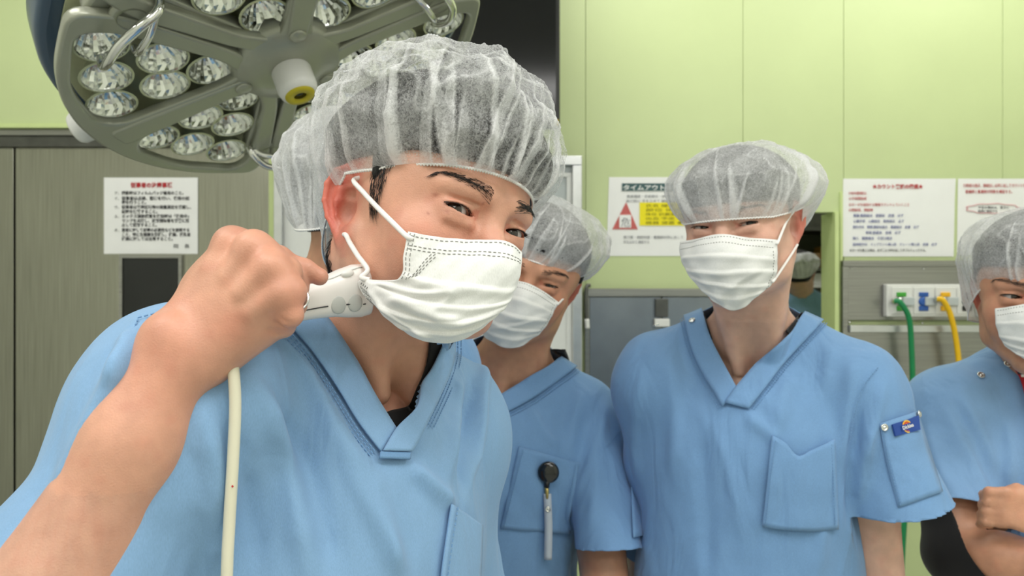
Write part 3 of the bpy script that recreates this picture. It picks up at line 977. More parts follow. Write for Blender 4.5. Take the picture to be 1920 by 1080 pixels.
def cloth_mat(name, col, bump=.25, wrinkle=.0):
    m, nt, b = new_mat(name)
    tc = nt.nodes.new('ShaderNodeTexCoord')
    n1 = nt.nodes.new('ShaderNodeTexNoise'); n1.inputs['Scale'].default_value = 9; n1.inputs['Detail'].default_value = 6
    wv = nt.nodes.new('ShaderNodeTexNoise'); wv.inputs['Scale'].default_value = 1600; wv.inputs['Detail'].default_value = 2
    mp = nt.nodes.new('ShaderNodeMapping'); mp.inputs['Scale'].default_value = (1, 1, .25)
    nt.links.new(tc.outputs['Object'], mp.inputs[0]); nt.links.new(tc.outputs['Object'], n1.inputs['Vector']); nt.links.new(mp.outputs[0], wv.inputs['Vector'])
    mr = nt.nodes.new('ShaderNodeMapRange')
    mr.inputs['From Min'].default_value = .3; mr.inputs['From Max'].default_value = .7
    mr.inputs['To Min'].default_value = .94; mr.inputs['To Max'].default_value = 1.05
    nt.links.new(n1.outputs['Fac'], mr.inputs['Value'])
    mr2 = nt.nodes.new('ShaderNodeMapRange')
    mr2.inputs['From Min'].default_value = .3; mr2.inputs['From Max'].default_value = .7
    mr2.inputs['To Min'].default_value = .93; mr2.inputs['To Max'].default_value = 1.06
    nt.links.new(wv.outputs['Fac'], mr2.inputs['Value'])
    mu = nt.nodes.new('ShaderNodeMath'); mu.operation = 'MULTIPLY'
    nt.links.new(mr.outputs[0], mu.inputs[0]); nt.links.new(mr2.outputs[0], mu.inputs[1])
    vm = nt.nodes.new('ShaderNodeVectorMath'); vm.operation = 'SCALE'
    vm.inputs[0].default_value = col[:3]
    nt.links.new(mu.outputs[0], vm.inputs['Scale']); nt.links.new(vm.outputs[0], b.inputs['Base Color'])
    b.inputs['Roughness'].default_value = .82
    b.inputs['Specular IOR Level'].default_value = .25
    b.inputs['Sheen Weight'].default_value = .15
    bp = nt.nodes.new('ShaderNodeBump'); bp.inputs['Strength'].default_value = bump; bp.inputs['Distance'].default_value = .0004
    nt.links.new(wv.outputs['Fac'], bp.inputs['Height'])
    if wrinkle:
        mp2 = nt.nodes.new('ShaderNodeMapping'); mp2.inputs['Scale'].default_value = (17, 17, 5.5)
        n3 = nt.nodes.new('ShaderNodeTexNoise'); n3.inputs['Scale'].default_value = 1.0; n3.inputs['Detail'].default_value = 2.5; n3.inputs['Distortion'].default_value = .9
        nt.links.new(tc.outputs['Object'], mp2.inputs[0]); nt.links.new(mp2.outputs[0], n3.inputs['Vector'])
        bq = nt.nodes.new('ShaderNodeBump'); bq.inputs['Strength'].default_value = wrinkle; bq.inputs['Distance'].default_value = .012
        nt.links.new(n3.outputs['Fac'], bq.inputs['Height']); nt.links.new(bq.outputs[0], bp.inputs['Normal'])
    nt.links.new(bp.outputs[0], b.inputs['Normal'])
    return m
M_scrub = cloth_mat('scrub_blue', S(134, 172, 210), wrinkle=.75)
M_scrub2 = cloth_mat('scrub_blue_deep', S(120, 160, 204), wrinkle=.75)
M_seam = cloth_mat('scrub_seam', S(116, 156, 198))
M_blackc = cloth_mat('black_cotton', (.012, .012, .013, 1))
M_maskc = cloth_mat('mask_white', S(238, 239, 236), .15)
M_masks = mat('mask_stitch', S(150, 150, 146), .8, noise=.1)
M_loop = mat('ear_loop', S(242, 240, 236), .7, noise=.03)
M_hair = mat('black_hair', (.011, .010, .010, 1), .42, noise=.5, nscale=40, bump=.9, bscale=420, stretch=(3, 3, .35), spec=.4)
M_strand = mat('hair_strand', (.014, .011, .010, 1), .5, noise=.1)
M_sclera = None

def eye_mat():
    m, nt, b = new_mat('eye')
    at = nt.nodes.new('ShaderNodeAttribute'); at.attribute_name = 'col'
    nt.links.new(at.outputs['Color'], b.inputs['Base Color'])
    b.inputs['Roughness'].default_value = .08
    b.inputs['Coat Weight'].default_value = .6
    return m
M_eye = eye_mat()

def cap_mat():
    """thin spun-bonded fabric: lets part of the light straight through, thicker where it is folded"""
    m, nt, b = new_mat('cap_fabric')
    out = nt.nodes['Material Output']
    nt.nodes.remove(b)
    tc = nt.nodes.new('ShaderNodeTexCoord')
    at = nt.nodes.new('ShaderNodeAttribute'); at.attribute_name = 'fold'
    n1 = nt.nodes.new('ShaderNodeTexNoise'); n1.inputs['Scale'].default_value = 420; n1.inputs['Detail'].default_value = 5; n1.inputs['Distortion'].default_value = 1.5
    n2 = nt.nodes.new('ShaderNodeTexNoise'); n2.inputs['Scale'].default_value = 28; n2.inputs['Detail'].default_value = 4
    for n in (n1, n2): nt.links.new(tc.outputs['Object'], n.inputs['Vector'])
    r1 = nt.nodes.new('ShaderNodeMapRange'); r1.inputs['From Min'].default_value = .32; r1.inputs['From Max'].default_value = .68
    r1.inputs['To Min'].default_value = -.20; r1.inputs['To Max'].default_value = .20
    nt.links.new(n1.outputs['Fac'], r1.inputs['Value'])
    r2 = nt.nodes.new('ShaderNodeMapRange'); r2.inputs['From Min'].default_value = .35; r2.inputs['From Max'].default_value = .65
    r2.inputs['To Min'].default_value = -.10; r2.inputs['To Max'].default_value = .10
    nt.links.new(n2.outputs['Fac'], r2.inputs['Value'])
    a1 = nt.nodes.new('ShaderNodeMath'); a1.operation = 'ADD'
    nt.links.new(r1.outputs[0], a1.inputs[0]); nt.links.new(r2.outputs[0], a1.inputs[1])
    a2 = nt.nodes.new('ShaderNodeMath'); a2.operation = 'ADD'
    nt.links.new(a1.outputs[0], a2.inputs[0]); nt.links.new(at.outputs['Fac'], a2.inputs[1])
    a2.use_clamp = True
    dif = nt.nodes.new('ShaderNodeBsdfDiffuse'); dif.inputs[0].default_value = (.93, .94, .94, 1)
    trl = nt.nodes.new('ShaderNodeBsdfTranslucent'); trl.inputs[0].default_value = (.93, .94, .94, 1)
    mx = nt.nodes.new('ShaderNodeMixShader'); mx.inputs[0].default_value = .35
    nt.links.new(dif.outputs[0], mx.inputs[1]); nt.links.new(trl.outputs[0], mx.inputs[2])
    tr = nt.nodes.new('ShaderNodeBsdfTransparent')
    m2 = nt.nodes.new('ShaderNodeMixShader')
    nt.links.new(a2.outputs[0], m2.inputs[0]); nt.links.new(tr.outputs[0], m2.inputs[1]); nt.links.new(mx.outputs[0], m2.inputs[2])
    nt.links.new(m2.outputs[0], out.inputs[0])
    return m
M_cap = cap_mat()

SKIN_A = np.array(S(219, 165, 139)[:3])     # first man, warm
SKIN_B = np.array(S(222, 178, 156)[:3])
SKIN_C = np.array(S(206, 152, 122)[:3])

# ------------------------------------------------------------------ head
def head_sdf(s, F, eye=(4.3, 2.9), wide=1.0, pad=.0010, lf=1.0, crown=.084, ears=True, mouth=True, kk=1.0):
    """adds a head in frame F (origin between the ears at eye level)"""
    T = F; R = F.R
    def E(c, r, k=.01, op='u', RR=None):
        s.ell(T(*c), np.array(r)*F.k, R if RR is None else R @ RR, k, op)
    def C(a, b, ra, rb, k=.01, op='u'):
        s.cone(T(*a), T(*b), ra*F.k, rb*F.k, k, op)
    w = wide
    E((0, .012, .036), (.0765*w, .100, crown), 0)
    E((0, -.032, .030), (.066*w, .060, .060), .03)
    E((0, -.030, -.030*lf), (.063*w, .056, .070*lf), .03)
    E((0, -.020, -.055*lf), (.054*w, .055, .050*lf), .025)
    for q in (1, -1):
        E((q*.043*w, -.057, -.024), (.022, .021, .019), .022)                 # cheek bones
        E((q*.037*w, -.059, -.045), (.021, .019, .023), .02)
        C((q*.012, -.074, -.100*lf), (q*.049*w, -.004, -.070*lf), .017, .017, .02)   # jaw
        C((q*.049*w, -.004, -.070*lf), (q*.060*w, .004, -.03), .016, .014, .02)
        E((q*.058*w, -.030, .020), (.014, .03, .026), .02)                     # temples
        C((q*.014, -.0905, .0165), (q*.046, -.0785, .0175), .0075, .006, .014)   # brow
        E((q*.033, -.100, -.001), (.0155, .0105, .0085), .012, 's')           # socket
        E((q*.0135, -.0965, -.004), (.005, .007, .008), .008, 's')
    E((0, -.076, -.101*lf), (.018, .018, .014), .02)
    # nose
    C((0, -.0845, .008), (0, -.096, -.020), .0085, .0095, .012)
    C((0, -.096, -.020), (0, -.1045, -.037), .0095, .0125, .008)
    for q in (1, -1):
        E((q*.0125, -.0955, -.0425), (.0075, .010, .0075), .006)
    if mouth:
        E((0, -.083, -.064*lf), (.026, .014, .016), .012)
        C((-.018, -.0915, -.0655), (.018, -.0915, -.0655), .004, .004, .004)
        C((-.015, -.0905, -.0735), (.015, -.0905, -.0735), .0045, .0045, .004)
    # lids
    hu, hl = eye
    for q in (1, -1):
        c = np.array((q*.0325, -.0765, .0))
        E(c, (.0158, .0140, .0130), .005)
        C((q*.022, -.0885, -.0098), (q*.042, -.0845, -.0090), pad, pad*.8, .009)     # lower lid pad
        # crease above the lid
        C((q*.021, -.0915, .0072+hu*.0003), (q*.045, -.0845, .0066+hu*.0003), .0010, .0010, .003, 's')
        hw = .0142
        def fn(p, q=q, c=c):
            L = F.inv(p)
            x = (L[:, 0] - c[0]) * q; z = L[:, 2] - c[2] - x*.09
            u = np.clip(1 - (x/hw)**2, 0, 1)
            zu = hu*.001*u**.75*(1 + .12*(-x/hw)) ; zl = -hl*.001*u**.8
            d = np.maximum(z - zu, zl - z)
            d = np.maximum(d, np.abs(x) - hw)
            d = np.maximum(d, L[:, 1] - (c[1] - .004))
            return d * F.k
        s.func(fn, .0012, T(*c), .024, 's')
    if ears:
        for q in (1, -1):
            def e(u, v, wv, q=q):
                return T(q*(.0645*w + (wv*.95 + u*.52)*.001), .015 + u*.001*1.12, -.006 + v*.001*1.12)
            def eR(q=q):
                # local axes of the ear plate: back, up, out
                bx = np.array((q*.52, 1, 0)); bx /= np.linalg.norm(bx)
                up = np.array((0, 0, 1.0)); ot = np.cross(bx, up); 
                return R @ np.stack([bx, up, ot], 1)
            s.ell(e(2, 4, 4), np.array((.0185, .0300, .0050))*F.k, eR(), .004)
            s.ell(e(6, 15, 6.0), np.array((.0135, .0175, .0040))*F.k, eR(), .004)
            s.ell(e(-4, -2, 2), np.array((.012, .022, .006))*F.k, eR(), .006)
            hx = [(-7, 0, 4), (-12, 8, 5.5), (-11, 19, 7), (-4, 28, 9), (6, 31, 10.5), (14, 27, 11), (18.5, 16, 11), (18, 3, 10.5), (13.5, -9, 9), (7, -18, 7.5), (2, -24, 7)]
            s.chain([e(*p) for p in hx], [.0026*F.k]*3 + [.0031*F.k]*4 + [.0027*F.k]*4, .0015, .003)
            s.chain([e(p[0]*.96, p[1]*.98 + .1, p[2] - 4.5) for p in hx[2:]], [.0030*F.k]*9, .002, .003)
            ax = [(3, 22, 8.5), (8, 13, 9), (9, 3, 9), (6, -7, 8), (0, -13, 7.5), (-5, -14, 7)]
            s.chain([e(*p) for p in ax], [.0022*F.k, .0027*F.k, .0030*F.k, .0028*F.k, .0026*F.k, .0024*F.k], .002, .004)
            s.ell(e(-3, -22, 6.5), np.array((.0075, .0095, .0042))*F.k, eR(), .005)
            s.ell(e(-11.5, -5, 5.5), np.array((.0035, .0065, .0042))*F.k, eR(), .004)
            s.ell(e(-1.5, -3, 11.4), np.array((.0098, .0130, .0090))*F.k, eR(), .0022, 's')
            s.ell(e(-1, 9, 11), np.array((.0072, .0066, .0062))*F.k, eR(), .0022, 's')
            s.chain([e(*p) for p in ((0, 25, 11.5), (9, 23, 13), (13.5, 13, 13.5), (13.5, 2, 13), (9.5, -9, 11.5))], [.0016*F.k]*5, .001, .002, 's')
    return s

def head_colors(V, F, base, n=None, red=.9, freckles=0):
    """regional skin tints: ears, nose and cheeks redder, lids darker, ear hollows with painted shade"""
    L = F.inv(V)
    c = np.tile(base, (len(V), 1)).astype(float)
    redc = np.array(S(206, 108, 92)[:3]) * 1.0
    def blend(w, col):
        w = np.clip(w, 0, 1)[:, None]
        c[:] = c * (1 - w) + col * w
    ear = np.clip((np.abs(L[:, 0]) - .068) / .008, 0, 1) * np.clip((L[:, 1] + .010)/.016, 0, 1) * (np.abs(L[:, 2]) < .05)
    blend(ear * .80 * red, np.array(S(216, 104, 88)[:3]))
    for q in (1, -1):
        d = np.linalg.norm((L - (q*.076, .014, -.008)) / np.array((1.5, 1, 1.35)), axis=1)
        blend(np.exp(-(d/.012)**2) * .75 * red, np.array(S(158, 58, 50)[:3]))  # concha: redder skin, also darkened to paint in the shade of its hollow
    for ctr, r, a in (((0, -.105, -.035), .022, .35), ((.045, -.07, -.03), .03, .25), ((-.045, -.07, -.03), .03, .25)):
        d = np.linalg.norm((L - ctr), axis=1)
        blend(np.exp(-(d/r)**2) * a * red, redc)
    for q in (1, -1):
        d = np.linalg.norm((L - (q*.0325, -.088, -.002)) / np.array((1.25, 1, .75)), axis=1)
        blend(np.exp(-(d/.013)**2) * .22, base * np.array((.62, .52, .52)))
        blend((np.abs(L[:, 1] + .088) < .006) * (np.abs(L[:, 0] - q*.0185) < .003) * (np.abs(L[:, 2]) < .004) * .4, redc)
    lip = (np.abs(L[:, 0]) < .022) * np.exp(-((L[:, 2] + .0695)/.008)**2) * (L[:, 1] < -.085)
    blend(lip * .6, np.array(S(176, 84, 80)[:3]))
    b = vnoise(V, 90, 3)
    blend(np.clip(b - .25, 0, 1) * .22, redc)
    if freckles:
        r2 = np.random.default_rng(freckles)
        for _ in range(34):
            x = r2.uniform(-.062, .062); z = r2.uniform(-.05, .05)
            m = (np.abs(L[:, 0] - x) < .004) & (np.abs(L[:, 2] - z) < .004) & (L[:, 1] < -.02)
            d = np.hypot(L[:, 0] - x, L[:, 2] - z)
            blend(np.where(m, np.exp(-(d/r2.uniform(.0009, .0016))**2) * r2.uniform(.25, .6), 0), np.array(S(150, 72, 58)[:3]))
    return c

def eyeballs(F, parent, gaze=(0, -1, 0)):
    """two eyes looking along gaze (world direction)"""
    for q in (1, -1):
        c = F(q*.0325, -.0765, 0)
        g = np.asarray(gaze, float); g = g/np.linalg.norm(g)
        a = np.cross(g, (0, 0, 1.0)); a /= np.linalg.norm(a); b = np.cross(a, g)
        v, f, col = [], [], []
        r = .0119 * F.k
        ns, nr = 32, 28
        for i in range(nr + 1):
            th = math.pi * (i / nr) ** 1.25
            for j in range(ns):
                ph = 2*math.pi*j/ns
                rr = r * (1 + .045*max(0, 1 - (th/.5)**2))
                v.append(c + rr*(math.cos(th)*g + math.sin(th)*(math.cos(ph)*a + math.sin(ph)*b)))
                if th < .19: k_ = (.003, .003, .003)
                elif th < .50:
                    t_ = .75 + .5*math.sin(ph*17)*math.sin(ph*7)
                    k_ = (.030*t_, .014*t_, .007*t_)
                elif th < .56: k_ = (.03, .02, .018)
                else: k_ = (.46, .41, .39)  # eye whites darkened in colour to stand in for shadow
                col.append(k_)
        for i in range(nr):
            for j in range(ns):
                f.append((i*ns+j, (i+1)*ns+j, (i+1)*ns+(j+1) % ns, i*ns+(j+1) % ns))
        mesh_obj('eye', v, f, M_eye, parent, colors=np.array(col))

def strand_mesh(name, strands, parent, w=.0004):
    """thin tapered hairs; strands: list of point lists"""
    v, f = [], []
    for pts in strands:
        pts = [np.asarray(p, float) for p in pts]
        n = len(v); m = len(pts)
        for i, p in enumerate(pts):
            t_ = pts[min(i+1, m-1)] - pts[max(i-1, 0)]
            view = np.array([0, 1.0, 0])
            a = np.cross(t_, view); a /= np.linalg.norm(a) + 1e-9
            b = np.cross(t_, a); b /= np.linalg.norm(b) + 1e-9
            ww = w * (1 - .8*i/(m-1))
            for k_ in range(3):
                th = 2*math.pi*k_/3
                v.append(p + ww*(math.cos(th)*a + math.sin(th)*b))
        for i in range(m-1):
            for k_ in range(3):
                k2 = (k_+1) % 3
                f.append((n+i*3+k_, n+i*3+k2, n+(i+1)*3+k2, n+(i+1)*3+k_))
    if v:
        return mesh_obj(name, v, f, M_strand, parent)

def on_surf(sdf, p, n=4):
    """slide points onto the surface"""
    p = np.asarray(p, f32)
    sdf.band = .2
    for _ in range(n):
        g = sdf.grad(p); d = sdf.eval(p)
        p = p - g * (d / np.maximum((g*g).sum(1), .2))[:, None]
    g = sdf.grad(p)
    return p.astype(float), (g / (np.linalg.norm(g, axis=1, keepdims=True)+1e-9)).astype(float)

def brows_lashes(sdf, F, parent, nb=240, thick=1.0, seed=1, lash=True, eye=(4.3, 2.9)):
    r = np.random.default_rng(seed)
    for q in (1, -1):
        base, dirs = [], []
        for _ in range(nb):
            t_ = r.uniform(0, 1)
            x = .0125 + .040*t_
            z = .0165 + .0075*math.sin(t_*2.0) - .002*max(0, t_-.7)/.3
            half = (.0058 - .0034*t_) * thick
            dz = np.clip(r.normal(0, .5), -1, 1)*half
            base.append(F(q*x, -.098 + .017*t_**2*1.4, z + dz))
            sp = .45*(1-t_)*(1 if dz < 0 else .2) - .18*t_ - (.25 if dz > 0 else 0)*t_
            dirs.append(F.R @ np.array((q*1.0, .25*t_, sp)))
        p, n = on_surf(sdf, base)
        st = []
        for i in range(len(p)):
            d = dirs[i] - n[i]*(dirs[i] @ n[i]); d /= np.linalg.norm(d)
            l = r.uniform(.005, .0095)
            st.append([p[i] - n[i]*.0003, p[i] + d*l*.5 + n[i]*.0010, p[i] + d*l + n[i]*.0009])
        strand_mesh('eyebrow', st, parent, .00021)
        if lash:
            st = []
            hw = .0142
            for i in range(60):
                x = -hw + 2*hw*(i+.5)/60
                u = max(0, 1-(x/hw)**2)
                z = eye[0]*.001*u**.75*(1+.12*(-x/hw)) + x*.09
                X0 = q*(.0325 + x)
                y = -.0765 - math.sqrt(max(1e-8, .0128**2 - (x*.80)**2 - z**2))
                p0 = F(X0, y - .0002, z + .0002)
                l = r.uniform(.003, .0055)*(.6 + .6*max(0, x/hw))
                dv = F.R @ np.array((q*(x*25 + r.uniform(-.15, .15)), -1, -.35 + r.uniform(-.1, .15)))
                dv /= np.linalg.norm(dv)
                st.append([p0 - dv*.0006, p0 + dv*l*.6, p0 + dv*l + F.R @ np.array((0, 0, .0007))])
            strand_mesh('eyelashes', st, parent, .00030)
            # lid edge line
            pts = []
            for i in range(21):
                x = -hw*.97 + 2*hw*.97*i/20
                u = max(0, 1-(x/hw)**2)
                z = eye[0]*.001*u**.75*(1+.12*(-x/hw)) + x*.09
                y = -.0765 - math.sqrt(max(1e-8, .0128**2 - (x*.80)**2 - z**2))
                pts.append(F(q*(.0325+x), y + .0003, z + .0003))
            MB().tube(pts, .00055, 6).build('lid_edge', M_strand, parent, smooth=True)

def hair_shell(head, F, parent, lo, hi, h, off=.006, full=.012, front=.044, nape=-.080, seed=2):
    """hair as a thick layer over the scalp, cut at the hairline"""
    s = Sdf()
    ops = head.ops
    def fn(p):
        head.band = .08
        L = F.inv(p)
        w = np.clip((L[:, 2] - .030)/.045, 0, 1)
        d = head(p) - off - full*w*w*(3-2*w) - .0012*np.sin(L[:, 0]*900 + 3*np.sin(L[:, 2]*120)) * .6
        return d
    s.func(fn, 0, F(0, 0, .02), .3)
    def keep(p):
        L = F.inv(p)
        x, y, z = L[:, 0], L[:, 1], L[:, 2]
        # hairline: front of scalp, sideburns before the ears, round behind the ears to the nape
        ax = np.abs(x)
        zf = .062 - 6.0*np.maximum(0, ax-.035)**1.3
        low = np.interp(y, (-.2, -.06, -.050, -.040, -.026, -.020, .026, .036, .06, .12), (front, front, front-.002, .030, .012, .036, .036, nape*.62, nape, nape-.005))
        d = low - z
        return d * .8
    s.func(keep, .004, F(0, 0, .02), .4, 'i')
    V, Q, N = s.mesh(lo, hi, h, steps=0)
    return mesh_obj('hair', V, Q, M_hair, parent)

# ------------------------------------------------------------------ cap
def cap_mesh(F, parent, ring, C, R, top_tilt=(0, 0), seed=0, n=220, m=54, a0=118, pleat=1.0, base=.5, name='surgical_cap', big=1.0, rough=.0045, tuck=.3):
    """bouffant cap: ring(theta) is the elastic edge in head coordinates, C and R the puffed crown"""
    r = np.random.default_rng(seed)
    th = np.linspace(0, 2*math.pi, n, endpoint=False)
    # irregular pleats that run up from the elastic
    npl = 44
    pc = np.sort(r.uniform(0, 2*math.pi, npl)); pw = r.uniform(.030, .085, npl); pa = r.uniform(.3, 1.0, npl)*r.choice([1, 1, -1], npl); pl = r.uniform(.25, .85, npl); ps = r.normal(0, .12, npl)
    bc = np.sort(r.uniform(0, 2*math.pi, 11)); bw = r.uniform(.10, .26, 11); ba = r.normal(0, 1, 11)
    V = np.zeros((m+1, n, 3)); fold = np.zeros((m+1, n))
    Rg = np.array([ring(t) for t in th])
    for i in range(m+1):
        t_ = i/m
        al = math.radians(a0) * (1 - t_)**.9
        el = np.stack([C[0] + R[0]*math.sin(al)*np.cos(th), C[1] + R[1]*math.sin(al)*np.sin(th), C[2] + R[2]*math.cos(al) + 0*th], 1)
        w = min(1, t_/tuck); w = w*w*(3-2*w); w = w**.55
        p = Rg*(1-w) + el*w
        # pleats
        disp = np.zeros(n); fo = np.zeros(n)
        for c, wd, a, L, sl in zip(pc, pw, pa, pl, ps):
            fade = max(0, 1 - t_/L)
            if fade <= 0: continue
            d = np.angle(np.exp(1j*(th - c - sl*t_*2))) * (1 if a > 0 else -1)
            ww = wd*(.25 + 1.25*fade)
            tri = np.where((d > 0) & (d < ww), 1 - .55*d/ww, 0)
            rmp = np.clip(1 - np.abs(d)/ww, 0, 1)
            disp += abs(a)*(rmp*.6 + tri*.4)*fade**.5*.0050*pleat*min(1, t_*14)
            fo += tri*(.16 + .34*abs(a))*min(1, fade*2.5)
            fo += np.exp(-(d/.010)**2)*.22*min(1, fade*2)
            fo -= np.exp(-((d + ww*.30)/(ww*.3 + .006))**2)*.10*abs(a)
        for c, wd, a in zip(bc, bw, ba):
            d = np.angle(np.exp(1j*(th - c - .5*t_)))
            disp += a*np.exp(-(d/wd)**2)*math.sin(math.pi*min(1, t_*1.15))*.0060*big
        fo += .30*math.exp(-(t_/.012)**2) + .10*max(0, 1 - t_/.3)
        N = el - np.array(C); N /= np.linalg.norm(N, axis=1, keepdims=True) + 1e-9
        p = p + N*disp[:, None]
        # crumple
        q = p*1.0
        cr = np.abs(vnoise(q, 34, seed+5)); cr2 = np.abs(vnoise(q + .3, 70, seed+9))
        s_ = min(1, t_*3)
        p = p + N*((.5 - cr)*rough*1.6 + (.5-cr2)*rough*.5)[:, None]*s_*(.25+.75*w)
        fo += np.clip(.06 - cr, 0, .06)*5.0*s_ + np.clip(.05 - cr2, 0, .05)*2.5*s_
        V[i] = p; fold[i] = fo
    V = F((V.reshape(-1, 3)))
    f = []
    i, j = np.meshgrid(np.arange(m), np.arange(n), indexing='ij')
    f = np.stack([i*n+j, i*n+(j+1) % n, (i+1)*n+(j+1) % n, (i+1)*n+j], -1).reshape(-1, 4)
    o = mesh_obj(name, V, f, M_cap, parent)
    at = o.data.attributes.new('fold', 'FLOAT', 'POINT')
    at.data.foreach_set('value', np.clip(base + fold.ravel(), 0, .97).astype(f32))
    # elastic edge: a thin gathered cord
    e = []
    for k_ in range(n):
        t_ = th[k_]
        e.append(F(Rg[k_] + np.array((0, 0, .0008*math.sin(k_*2.1)))))
    MB().tube(e + [e[0]], .0011, 6, caps=False).build('elastic', M_loop, o, smooth=True)
    return o

# ------------------------------------------------------------------ cloth helpers
def fold_disp(V, N, folds):
    """raise ridges (amp, width, 3-d polyline[, asym]) along the normal"""
    d = np.zeros(len(V))
    for fo in folds:
        amp, wid, poly = fo[:3]
        P3 = np.asarray(poly)
        m = ((V > P3.min(0) - 3*wid) & (V < P3.max(0) + 3*wid)).all(1)
        if not m.any(): continue
        dist, fr = seg_dist(V[m], poly)
        e = np.clip(np.minimum(fr, 1-fr)*5, 0, 1)
        e = .25 + .75*e
        d[m] += amp*np.exp(-(dist/wid)**2)*e
    return V + N*d[:, None]

def garment(name, sdf, lo, hi, h, parent, m, folds=(), hems=(), holes=(), wr=.0012, seed=0, thick=.0013, keep=None):
    V, Q, N = sdf.mesh(lo, hi, h)
    V = fold_disp(V, N, folds)
    V = V + N*(vnoise(V*np.array((1, 1, .55)), 22, seed)*wr + vnoise(V*np.array((1, 1, .6)), 48, seed+3)*wr*.35)[:, None]
    cen = V[Q].mean(1); cn = N[Q].mean(1)
    kill = np.zeros(len(Q), bool)
    for hl in holes:
        kill |= hl(cen, cn)
    if keep is not None:
        kill |= ~keep(cen, cn)
    Q = Q[~kill]
    for hm in hems:          # clean planar hems: drop what lies beyond, slide the last row onto the plane
        co, no, rad = hm[:3]
        no = np.asarray(no, float); no = no/np.linalg.norm(no)
        sd = (V - co) @ no
        near = np.linalg.norm(V - co, axis=1) < rad
        if len(hm) > 3:
            ax_, rr_ = hm[3:]
            near &= seg_dist(V, [ax_[0], ax_[1]])[0] < rr_
        bey = (sd > 0) & near
        Q = Q[~bey[Q].all(1)]
        V = np.where(bey[:, None], V - sd[:, None]*no, V)
    used = np.unique(Q); mp = np.full(len(V), -1); mp[used] = np.arange(len(used))
    o = mesh_obj(name, V[used], mp[Q], m, parent)
    if thick:
        sm = o.modifiers.new('thickness', 'SOLIDIFY'); sm.thickness = thick; sm.offset = -1
    return o

def strip(name, rows, m, parent, thick=.0016):
    """cloth strip from rows of 3-d points (rows[i][j])"""
    a, b = len(rows), len(rows[0])
    v = [p for r_ in rows for p in r_]
    f = [(i*b+j, i*b+j+1, (i+1)*b+j+1, (i+1)*b+j) for i in range(a-1) for j in range(b-1)]
    o = mesh_obj(name, v, f, m, parent)
    sm = o.modifiers.new('thickness', 'SOLIDIFY'); sm.thickness = thick; sm.offset = 0
    return o

def pix_strip(name, sdf, inner, outer, m, parent, n=40, w=7, lift=.0035, thick=.002, near=.3, far=2.5, edge=None, wob=.0):
    """strip lying on a surface between two pixel polylines"""
    A = np.array(catmull([np.array(p, float) for p in inner], 12)); B = np.array(catmull([np.array(p, float) for p in outer], 12))
    def res(C):
        L = np.concatenate([[0], np.cumsum(np.linalg.norm(np.diff(C, axis=0), axis=1))]); L /= L[-1]
        t_ = np.linspace(0, 1, n)
        return np.stack([np.interp(t_, L, C[:, 0]), np.interp(t_, L, C[:, 1])], 1)
    A, B = res(A), res(B)
    rows = []
    g = np.linspace(0, 1, w)
    pts = (A[:, None]*(1-g)[None, :, None] + B[:, None]*g[None, :, None]).reshape(-1, 2)
    q = trace(sdf, pts[:, 0], pts[:, 1], near, far, lift).reshape(n, w, 3)
    if wob:
        q = q + np.array([0, -1, 0])*(vnoise(q.reshape(-1, 3), 40, 4)*wob).reshape(n, w, 1)
    return strip(name, list(q), m, parent, thick)

def stitch(name, sdf, pts, m, parent, lift=.0042, r=.0005, near=.3, far=2.5, dash=(.0026, .0018)):
    """a seam of separate stitches along a pixel polyline"""
    C = np.array(catmull([np.array(p, float) for p in pts], 16))
    q = trace(sdf, C[:, 0], C[:, 1], near, far, lift)
    L = np.concatenate([[0], np.cumsum(np.linalg.norm(np.diff(q, axis=0), axis=1))])
    mb = MB(); t_ = 0
    ip = lambda s_: np.array([np.interp(s_, L, q[:, k_]) for k_ in range(3)])
    while t_ + dash[0] < L[-1]:
        mb.tube([ip(t_), ip(t_+dash[0]*.5), ip(t_+dash[0])], r, 5); t_ += sum(dash)
    return mb.build(name, m, parent)

def torso_sdf(s, F, off=0.0, sh=.178, belly=1.0, chest=1.0, k=.05, drop=.0, low=True, shl=None):
    """upper body in frame F (origin at the base of the neck)"""
    s.ell(F(0, .012, -.19), np.array((.158*chest, .108, .185)) + off, F.R, 0)
    s.ell(F(0, .010, -.40), np.array((.148*belly, .104*belly, .21)) + off, F.R, k)
    if low:
        s.ell(F(0, .012, -.58), np.array((.160*belly, .112*belly, .15)) + off, F.R, k)
    sh0 = sh
    for q in (1, -1):
        sh = shl if shl is not None and q == 1 else sh0
        s.cone(F(q*.02, .022, .012), F(q*sh*.86, .012, -.045 - drop), .050 + off*.6, .040 + off, k*.8)
        s.ell(F(q*sh, .010, -.075 - drop), np.array((.056, .058, .062)) + off, F.R, k*.7)
    return s
# ------------------------------------------------------------------ shared dressing helpers
def join_parts(parts):
    V, Q, n = [], [], 0
    for v, q in parts:
        V.append(v); Q.append(q + n); n += len(v)
    return np.concatenate(V), np.concatenate(Q)

def hand_tints(V, c, spots, col=S(212, 112, 92), r=.012, a=.45):
    for sp in spots:
        d = np.linalg.norm(V - np.asarray(sp), axis=1)
        w = np.clip(np.exp(-(d/r)**2)*a, 0, 1)[:, None]
        c[:] = c*(1-w) + np.array(col[:3])*w

